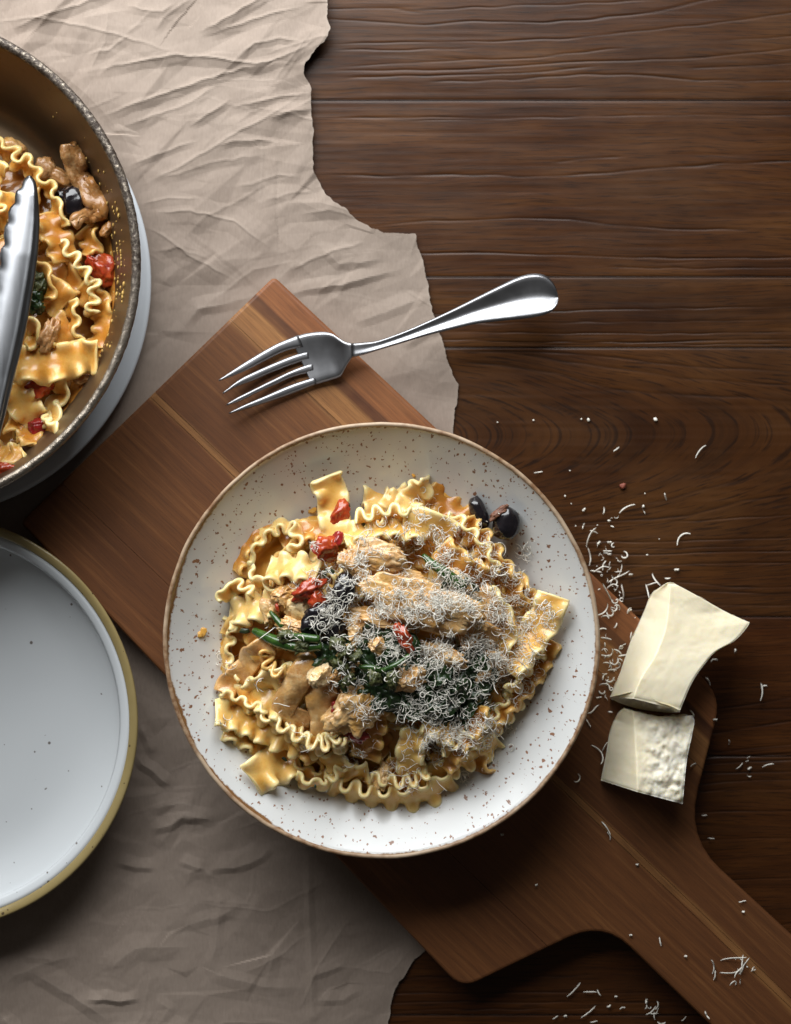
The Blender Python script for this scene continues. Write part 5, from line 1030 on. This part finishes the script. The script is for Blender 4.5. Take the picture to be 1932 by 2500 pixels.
for i in range(52):
    x, y = (r3.uniform(-150, 215), r3.uniform(450, 1070)) if i < 22 else (r3.uniform(-400, -110), r3.uniform(450, 1050))
    if x > 215 - abs(y - 720) * .35: continue
    d = r3.uniform(0, 6.28); L = r3.uniform(45, 85); b = r3.uniform(-.6, .6)
    thing(ribbon('pasta_ribbon', [(x - math.cos(d - b) * L, y - math.sin(d - b) * L, -.005), (x, y, -.001), (x + math.cos(d + b) * L, y + math.sin(d + b) * L, -.005)], PS, r3.choice([-35, -15, 10, 30]), seed=480 + i, hill=zpm, w=.0175, amp=.0026), near('sunken saucy ribbon', x, y, LMP), 'pasta', 'sunken pasta ribbons in the pan')
def pblob(name, *a, lab, cat, grp, **kw): thing(blob(name, *a, hill=zpm, **kw), lab, cat, grp)
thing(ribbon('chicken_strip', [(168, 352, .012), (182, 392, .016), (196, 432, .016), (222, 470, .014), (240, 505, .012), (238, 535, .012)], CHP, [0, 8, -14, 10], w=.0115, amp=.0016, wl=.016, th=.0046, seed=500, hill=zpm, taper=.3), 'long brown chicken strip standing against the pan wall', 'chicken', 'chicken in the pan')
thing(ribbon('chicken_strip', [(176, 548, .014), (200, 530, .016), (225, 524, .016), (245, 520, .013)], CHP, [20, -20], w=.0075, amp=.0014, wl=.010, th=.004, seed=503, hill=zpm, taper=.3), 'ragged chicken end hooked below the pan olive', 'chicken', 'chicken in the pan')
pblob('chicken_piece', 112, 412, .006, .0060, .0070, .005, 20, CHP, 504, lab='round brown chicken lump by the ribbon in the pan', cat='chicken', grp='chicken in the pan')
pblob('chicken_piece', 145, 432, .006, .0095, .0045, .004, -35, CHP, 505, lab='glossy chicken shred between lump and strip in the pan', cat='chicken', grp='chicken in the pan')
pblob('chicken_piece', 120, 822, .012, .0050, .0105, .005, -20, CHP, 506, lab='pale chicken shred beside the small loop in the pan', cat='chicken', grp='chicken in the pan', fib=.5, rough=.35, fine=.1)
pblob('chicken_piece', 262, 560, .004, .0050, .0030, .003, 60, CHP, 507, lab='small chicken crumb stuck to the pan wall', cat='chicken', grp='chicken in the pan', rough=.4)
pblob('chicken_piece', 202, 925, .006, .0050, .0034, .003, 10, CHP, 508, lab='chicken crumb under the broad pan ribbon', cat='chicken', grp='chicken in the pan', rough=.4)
pblob('chicken_piece', 35, 362, .004, .0085, .0050, .004, -30, MU, 509, lab='greyish mushroom lump at the top edge of the pan food', cat='mushroom', grp='mushrooms in the pan')
pblob('black_olive', 180, 494, .011, .0072, .0100, .0065, -10, MT['olive'], 510, lab='shiny black olive beside the chicken strip in the pan', cat='olive', grp='olives in the pan', rough=.14, fine=.03)
pblob('black_olive', 158, 485, .006, .0050, .0060, .004, 0, MT['olive'], 511, lab='dark olive scrap left of the shiny pan olive', cat='olive', grp='olives in the pan', rough=.3)
for k, (x, y, a, b, ang, lab) in enumerate([(246, 660, .0085, .0105, 20, 'largest orange red tomato piece by the pan wall'), (94, 950, .0095, .0055, 6, 'glossy red tomato piece under the broad pan ribbon'), (104, 1042, .0085, .0065, -30, 'dark red tomato piece at the bottom of the pan'), (6, 1148, .0080, .0050, 15, 'red tomato piece at the lower left frame edge in the pan'), (228, 640, .0040, .0050, 10, 'small red tomato scrap on the largest pan tomato')]):
    pblob('tomato_piece', x, y, .007, a, b, .005, ang, MT['tomato'] if k != 2 else MT['tomato_d'], 520 + k, lab=lab, cat='tomato', grp='tomato pieces in the pan', rough=.34, cuts=4, fine=.05)
for k, (x, y) in enumerate([(92, 680), (96, 700), (88, 725), (84, 745)]):
    pblob('green_bud', x, y, .009, .0050, .0042, .004, k * 50, MT['bud'] if k < 2 else MT['leaf'], 530 + k, lab=near('dark green floret', x, y, LMP), cat='greens', grp='greens in the pan', rough=.5, fine=.3)
# dried sauce spots on the pan wall: one part of the pan
Vs, Fs = [], []; r4 = random.Random(4); iv, jf = ico(2)
for k in range(150):
    a = math.radians(r4.gauss(2, 15)); rr_ = r4.choice([.1195, .122, .125, .128, .131]); zz = zp + float(np.interp(rr_, [.1195, .1265, .1335], [.025, .043, .060])); s_ = r4.uniform(.0003, .0013) * (1.6 if r4.random() < .1 else 1)
    g = np.array([PC[0] + rr_ * math.cos(a), PC[1] + rr_ * math.sin(a), zz]); off = len(Vs) * len(iv)
    Vs.append(iv * [s_ * .5, s_, s_ * 1.1] + g); Fs += [tuple(q + off for q in f) for f in jf]
o = mk('dried_sauce', np.vstack(Vs), Fs, MT['crumb'], pan); o['kind'] = 'stuff'

# ------------------------------------------------------------------ grated cheese
allV, allF, off = [], [], 0
for V, F in FOOD: allV.append(V); allF += [tuple(q + off for q in f) for f in F]; off += len(V)
for o in (bwl,):
    V = np.array([(o.matrix_basis @ v.co)[:] for v in o.data.vertices]) + np.array(bowl.location); allV.append(V); allF += [tuple(q + off for q in p.vertices) for p in o.data.polygons]; off += len(V)
bvh = BVHTree.FromPolygons([tuple(v) for v in np.vstack(allV)], allF)
def hit(px, py):
    o = Vector((0, 0, H)); w = P(px, py, .04); d = (Vector(w) - o).normalized(); h = bvh.ray_cast(o, d); return h[0], h[1]
def shred_geo(r_, pos, L, curl, rad, lift, flat=.35):
    n = 11; s = np.linspace(0, L, n); k = r_.normal(0, curl); k2 = r_.normal(0, curl * .5); th = r_.uniform(0, 6.28) + k * s + k2 * s * s / L
    x = np.cumsum(np.cos(th)) * L / n; y = np.cumsum(np.sin(th)) * L / n; x -= x.mean(); y -= y.mean()
    z = lift * np.abs(np.sin(np.pi * s / L * r_.uniform(.6, 1.6) + r_.uniform(0, 1.5))) + r_.uniform(0, 1) * flat * lift
    t = r_.normal(0, .35, 2); z = z + x * t[0] + y * t[1]; z -= z.min()
    C = np.stack([x, y, z], -1); T = np.gradient(C, axis=0); T /= np.linalg.norm(T, axis=1)[:, None] + 1e-9
    S_ = np.cross(T, [0, 0, 1.0]); S_ /= np.linalg.norm(S_, axis=1)[:, None] + 1e-9; N_ = np.cross(S_, T)
    tp = np.interp(s / L, [0, .15, .85, 1], [.35, 1, 1, .3]) * rad; tw = r_.uniform(-.5, .5) + s / L * r_.uniform(-1.6, 1.6)
    a = np.array([0, 2.1, 4.2]); sc = np.array([1.0, .55, .8])
    G = C[:, None] + (tp[:, None] * sc[None, :])[..., None] * (np.cos(a[None, :] + tw[:, None])[..., None] * S_[:, None] * 1.5 + np.sin(a[None, :] + tw[:, None])[..., None] * N_[:, None] * .25)
    F = grid_faces(n, 3, 0, True) + [(0, 1, 2), (n * 3 - 1, n * 3 - 2, n * 3 - 3)]
    return G.reshape(-1, 3) + pos, F
rs_ = np.random.default_rng(21)
# (photo x, y, half width, half height, how many)
DENS = [(1010, 1470, 130, 62, 560), (870, 1480, 70, 60, 230), (1120, 1440, 90, 70, 330), (1000, 1330, 120, 50, 200), (1120, 1340, 90, 60, 200), (860, 1370, 60, 50, 110), (1230, 1480, 70, 90, 250), (1250, 1590, 60, 60, 240), (1300, 1520, 60, 80, 160), (1180, 1580, 80, 70, 300), (1060, 1580, 110, 50, 330),
        (920, 1570, 90, 50, 80), (850, 1640, 60, 50, 60), (960, 1650, 80, 50, 50), (1000, 1720, 60, 40, 80), (1120, 1690, 90, 60, 190), (1080, 1790, 90, 60, 380), (1180, 1790, 60, 60, 150), (1270, 1670, 50, 60, 70), (880, 1740, 50, 60, 70), (1010, 1880, 70, 50, 60), (830, 1850, 90, 70, 40), (700, 1700, 120, 100, 26), (760, 1400, 70, 70, 60), (800, 1500, 40, 40, 90), (1060, 1260, 80, 50, 70), (690, 1500, 60, 50, 20), (545, 1630, 14, 16, 14), (1200, 1400, 70, 60, 120), (1150, 1300, 50, 40, 50)]
SH = []
for cx, cy, rx, ry, cnt in DENS:
    left = 0; gx = gy = sp = 0
    for _ in range(int(cnt * 1.05)):
        if left <= 0: left = int(rs_.integers(2, 17)); gx, gy = cx + rs_.normal(0, .58) * rx, cy + rs_.normal(0, .58) * ry; sp = rs_.uniform(5, 17)
        left -= 1; x, y = gx + rs_.normal(0, sp), gy + rs_.normal(0, sp)
        h, nn = hit(x, y)
        if min(math.hypot(x - 1170, y - 1252), math.hypot(x - 1236, y - 1278)) < 55 and rs_.uniform() < .93: continue
        if h is None or math.hypot(x - 931, y - 1564) > 480: continue
        L = float(rs_.choice([.002, .003, .004, .006, .008, .011])) * rs_.uniform(.7, 1.3); cu = rs_.choice([150, 260, 380, 520])
        V, F = shred_geo(rs_, np.array(h) + [0, 0, .0002 + rs_.uniform(0, 1) ** 2 * .0022], L, cu, rs_.uniform(.00009, .00026), .0018)
        SH.append((L, V, F))
order = sorted(range(len(SH)), key=lambda i: -SH[i][0]); big = order[:150]; rest = order[150:]
for i in big: thing(mk('cheese_shred', SH[i][1], SH[i][2], MT['shred']), 'long curled white cheese shred lying on the pasta heap', 'cheese shred', 'long cheese shreds on the pasta')
VV, FF, off = [], [], 0
for i in rest: VV.append(SH[i][1]); FF += [tuple(q + off for q in f) for f in SH[i][2]]; off += len(SH[i][1])
o = mk('grated_cheese', np.vstack(VV), FF, MT['shred']); thing(o, 'mass of finely grated white cheese strewn over the pasta heap', 'grated cheese'); o['kind'] = 'stuff'
# shreds scattered beside the bowl: every one its own thing
def zsurf(px, py):
    p = np.array([float(px)]), np.array([float(py)])
    return ZB if inside(p[0], p[1], BO)[0] else .0006
SCAT = [ # photo x, y, length mm, direction deg, curl
 (1505, 1097, 5, 35, 60), (1708, 1101, 12, 48, 60), (1314, 1153, 6, 10, 150), (1625, 1212, 5, -70, 60), (1530, 1240, 12, 30, 200), (1474, 1246, 5, 80, 200), (1426, 1244, 3, 40, 200), (1571, 1236, 2, 60, 100), (1487, 1271, 2, 0, 100), (1424, 1284, 4, 70, 200), (1440, 1310, 15, 65, 90), (1450, 1298, 6, -20, 200), (1440, 1358, 13, -85, 150), (1483, 1345, 6, 0, 250), (1525, 1355, 10, 60, 330),
 (1665, 1312, 14, 40, 140), (1488, 1323, 3, 0, 200), (1462, 1325, 3, 40, 200), (1466, 1388, 11, 20, 260), (1455, 1395, 8, -10, 350), (1474, 1380, 7, 70, 300), (1510, 1408, 17, 30, 130), (1500, 1420, 10, -20, 420), (1515, 1392, 9, 75, 300), (1482, 1445, 14, -60, 60), (1494, 1430, 9, 15, 420), (1520, 1445, 11, -85, 200), (1502, 1468, 8, 10, 500), (1518, 1465, 7, 40, 500), (1508, 1480, 6, -30, 400),
 (1580, 1442, 9, 100, 420), (1600, 1415, 10, 120, 200), (1590, 1425, 7, 20, 200), (1630, 1412, 4, 0, 300), (1650, 1391, 2, 0, 100), (1540, 1402, 3, 0, 200), (1535, 1490, 5, 60, 300), (1475, 1490, 12, 50, 280), (1490, 1498, 9, 10, 350), (1502, 1485, 7, 60, 400), (1478, 1505, 6, -10, 300), (1503, 1527, 4, 60, 300), (1472, 1535, 5, 0, 400), (1540, 1553, 6, 80, 80), (1538, 1490, 3, 20, 200), (1480, 1558, 7, -10, 150),
 (1516, 1580, 9, 40, 450), (1510, 1592, 8, -40, 450), (1522, 1600, 7, 10, 350), (1490, 1595, 8, 60, 300), (1478, 1600, 6, 0, 350), (1500, 1615, 10, 20, 350), (1485, 1622, 9, -40, 400), (1510, 1625, 7, 70, 350), (1495, 1635, 6, 0, 400), (1475, 1650, 6, 50, 300), (1490, 1660, 8, 20, 420), (1478, 1672, 9, -20, 420), (1492, 1682, 8, 50, 420), (1470, 1690, 6, 0, 350), (1482, 1665, 5, 70, 300), (1462, 1702, 4, 0, 200),
 (1448, 1732, 10, 30, 420), (1490, 1738, 3, 0, 200), (1437, 1765, 6, -60, 150), (1411, 1900, 9, 60, 300), (1462, 1838, 16, -65, 100), (1476, 1822, 9, 60, 260), (1692, 1866, 5, 20, 500), (1690, 1740, 5, -60, 300), (1744, 1611, 6, 10, 300), (1730, 1662, 6, -60, 300), (1858, 1688, 12, 85, 60), (1865, 1676, 5, 20, 300), (1795, 1588, 3, 80, 100), (1746, 1756, 3, 0, 200),
 (1806, 1870, 6, 45, 100), (1830, 1876, 3, 30, 100), (1874, 1867, 8, 20, 150), (1720, 1990, 4, 0, 300), (1736, 2046, 4, 0, 100), (1812, 2200, 5, 10, 60), (1815, 2226, 2, 0, 60),
 (1480, 2020, 10, -55, 150), (1488, 2040, 6, -70, 100), (1556, 2110, 2, 0, 100), (1310, 2159, 2, 0, 100), (1226, 2036, 2, 0, 60), (1612, 2298, 6, 100, 200), (1540, 2282, 2, 0, 60), (1674, 2334, 2, 0, 60), (1740, 2358, 11, 100, 200), (1745, 2380, 7, 80, 300), (1790, 2338, 17, 10, 160), (1815, 2355, 14, 70, 200), (1785, 2372, 16, 10, 180), (1805, 2366, 12, 50, 420), (1812, 2345, 8, 80, 420), (1790, 2399, 8, 0, 400), (1838, 2365, 4, 60, 200), (1726, 2478, 6, -60, 150),
 (1402, 2415, 14, 50, 60), (1440, 2421, 9, 0, 120), (1462, 2422, 4, -60, 200), (1437, 2470, 13, 40, 220), (1504, 2432, 2, 0, 100), (1487, 2456, 3, 30, 100), (1519, 2460, 4, 20, 200), (1356, 2483, 4, 20, 200), (1590, 2465, 10, 50, 100), (1602, 2455, 8, 70, 200), (1595, 2474, 7, 0, 300), (1670, 2486, 5, 50, 200), (1450, 2494, 5, 10, 200), (1615, 2497, 6, 0, 200), (1578, 2443, 3, 80, 60), (1380, 2480, 2, 0, 60),
]
rz = np.random.default_rng(33)
GRP = {'t': ('small white cheese shred on the dark table right of the bowl', 'cheese shreds on the table right of the bowl'), 'b': ('small white cheese shred on the cutting board near the wedges', 'cheese shreds on the board near the wedges'), 'h': ('white cheese shred on the wooden board handle at lower right', 'cheese shreds on the board handle'), 'l': ('white cheese shred on the dark table below the board', 'cheese shreds on the table below the board')}
for x, y, L, d, cu in SCAT:
    z = zsurf(x, y); on = z > .01; key = ('h' if (y > 2000) else 'b') if on else ('l' if y > 2380 and x < 1650 else 't')
    V, F = shred_geo(rz, np.zeros(3), L * .001, cu * .8, .00042 if L > 3 else .0007, .0010)
    n_ = V.reshape(-1, 3, 3).mean(1); dv = n_[-1] - n_[0]; a = math.radians(d) - math.atan2(dv[1], dv[0]); c_, s_ = math.cos(a), math.sin(a)
    V[:, :2] = V[:, :2] @ np.array([[c_, s_], [-s_, c_]]); V = V + P(x, y, z + .0004)
    thing(mk('cheese_shred', V, F, MT['shred']), GRP[key][0], 'cheese shred', GRP[key][1])
rf = np.random.default_rng(91)
for k in range(85):
    cx_, cy_, sx_, sy_ = [(1490, 1400, 22, 35), (1500, 1475, 18, 22), (1488, 1630, 20, 45), (1510, 1590, 14, 18), (1470, 1350, 22, 40), (1800, 2360, 22, 16), (1600, 2468, 22, 14), (1550, 1300, 90, 90), (1780, 1800, 70, 90)][int(rf.choice(9, p=[.2, .17, .2, .1, .08, .08, .05, .06, .06]))]
    x, y = cx_ + rf.normal(0, sx_), cy_ + rf.normal(0, sy_)
    if math.hypot(x - 931, y - 1564) < 545 or inside(np.array([x]), np.array([y]), [(1629, 1420), (1489, 1705), (1467, 1908), (1667, 1966), (1698, 1750), (1830, 1522)])[0]: continue
    z = zsurf(x, y); key = ('h' if (y > 2000) else 'b') if z > .01 else ('l' if y > 2380 and x < 1650 else 't')
    V, F = shred_geo(rf, P(x, y, z + .0003), rf.uniform(.001, .0055), rf.choice([200, 400, 700]), rf.uniform(.00014, .00034), .0012)
    thing(mk('cheese_shred', V, F, MT['shred']), GRP[key][0], 'cheese shred', GRP[key][1])
rc = random.Random(3); lab = 'tiny white cheese crumb on the dark table above the wedges'
CR = [(1303, 1026, .9), (1420, 1023, .8), (1437, 1025, 1.5), (1601, 1024, 1.7), (1215, 1031, .7), (1392, 1149, .7), (1380, 1211, .8), (1406, 1284, .6), (1610, 1316, .5), (1459, 1282, .6), (1655, 1391, 1.1), (1575, 1205, .6), (1395, 1230, .5), (1551, 1508, .5), (1447, 1440, .6)]
for i, (x, y, r) in enumerate(CR): thing(blob('cheese_crumb', x, y, zsurf(x, y) + .0006, r * .0007, r * .0006, r * .0005, i * 40, MT['shred'], 600 + i, rough=.4, sub_=2, raw=True), lab, 'cheese crumb', 'cheese crumbs on the table')
thing(blob('red_crumb', 1521, 1186, .0012, .0020, .0014, .0012, 30, MT['red_crumb'], 640, rough=.4, sub_=3, raw=True), 'single reddish crumb on the dark table right of the bowl', 'crumb')
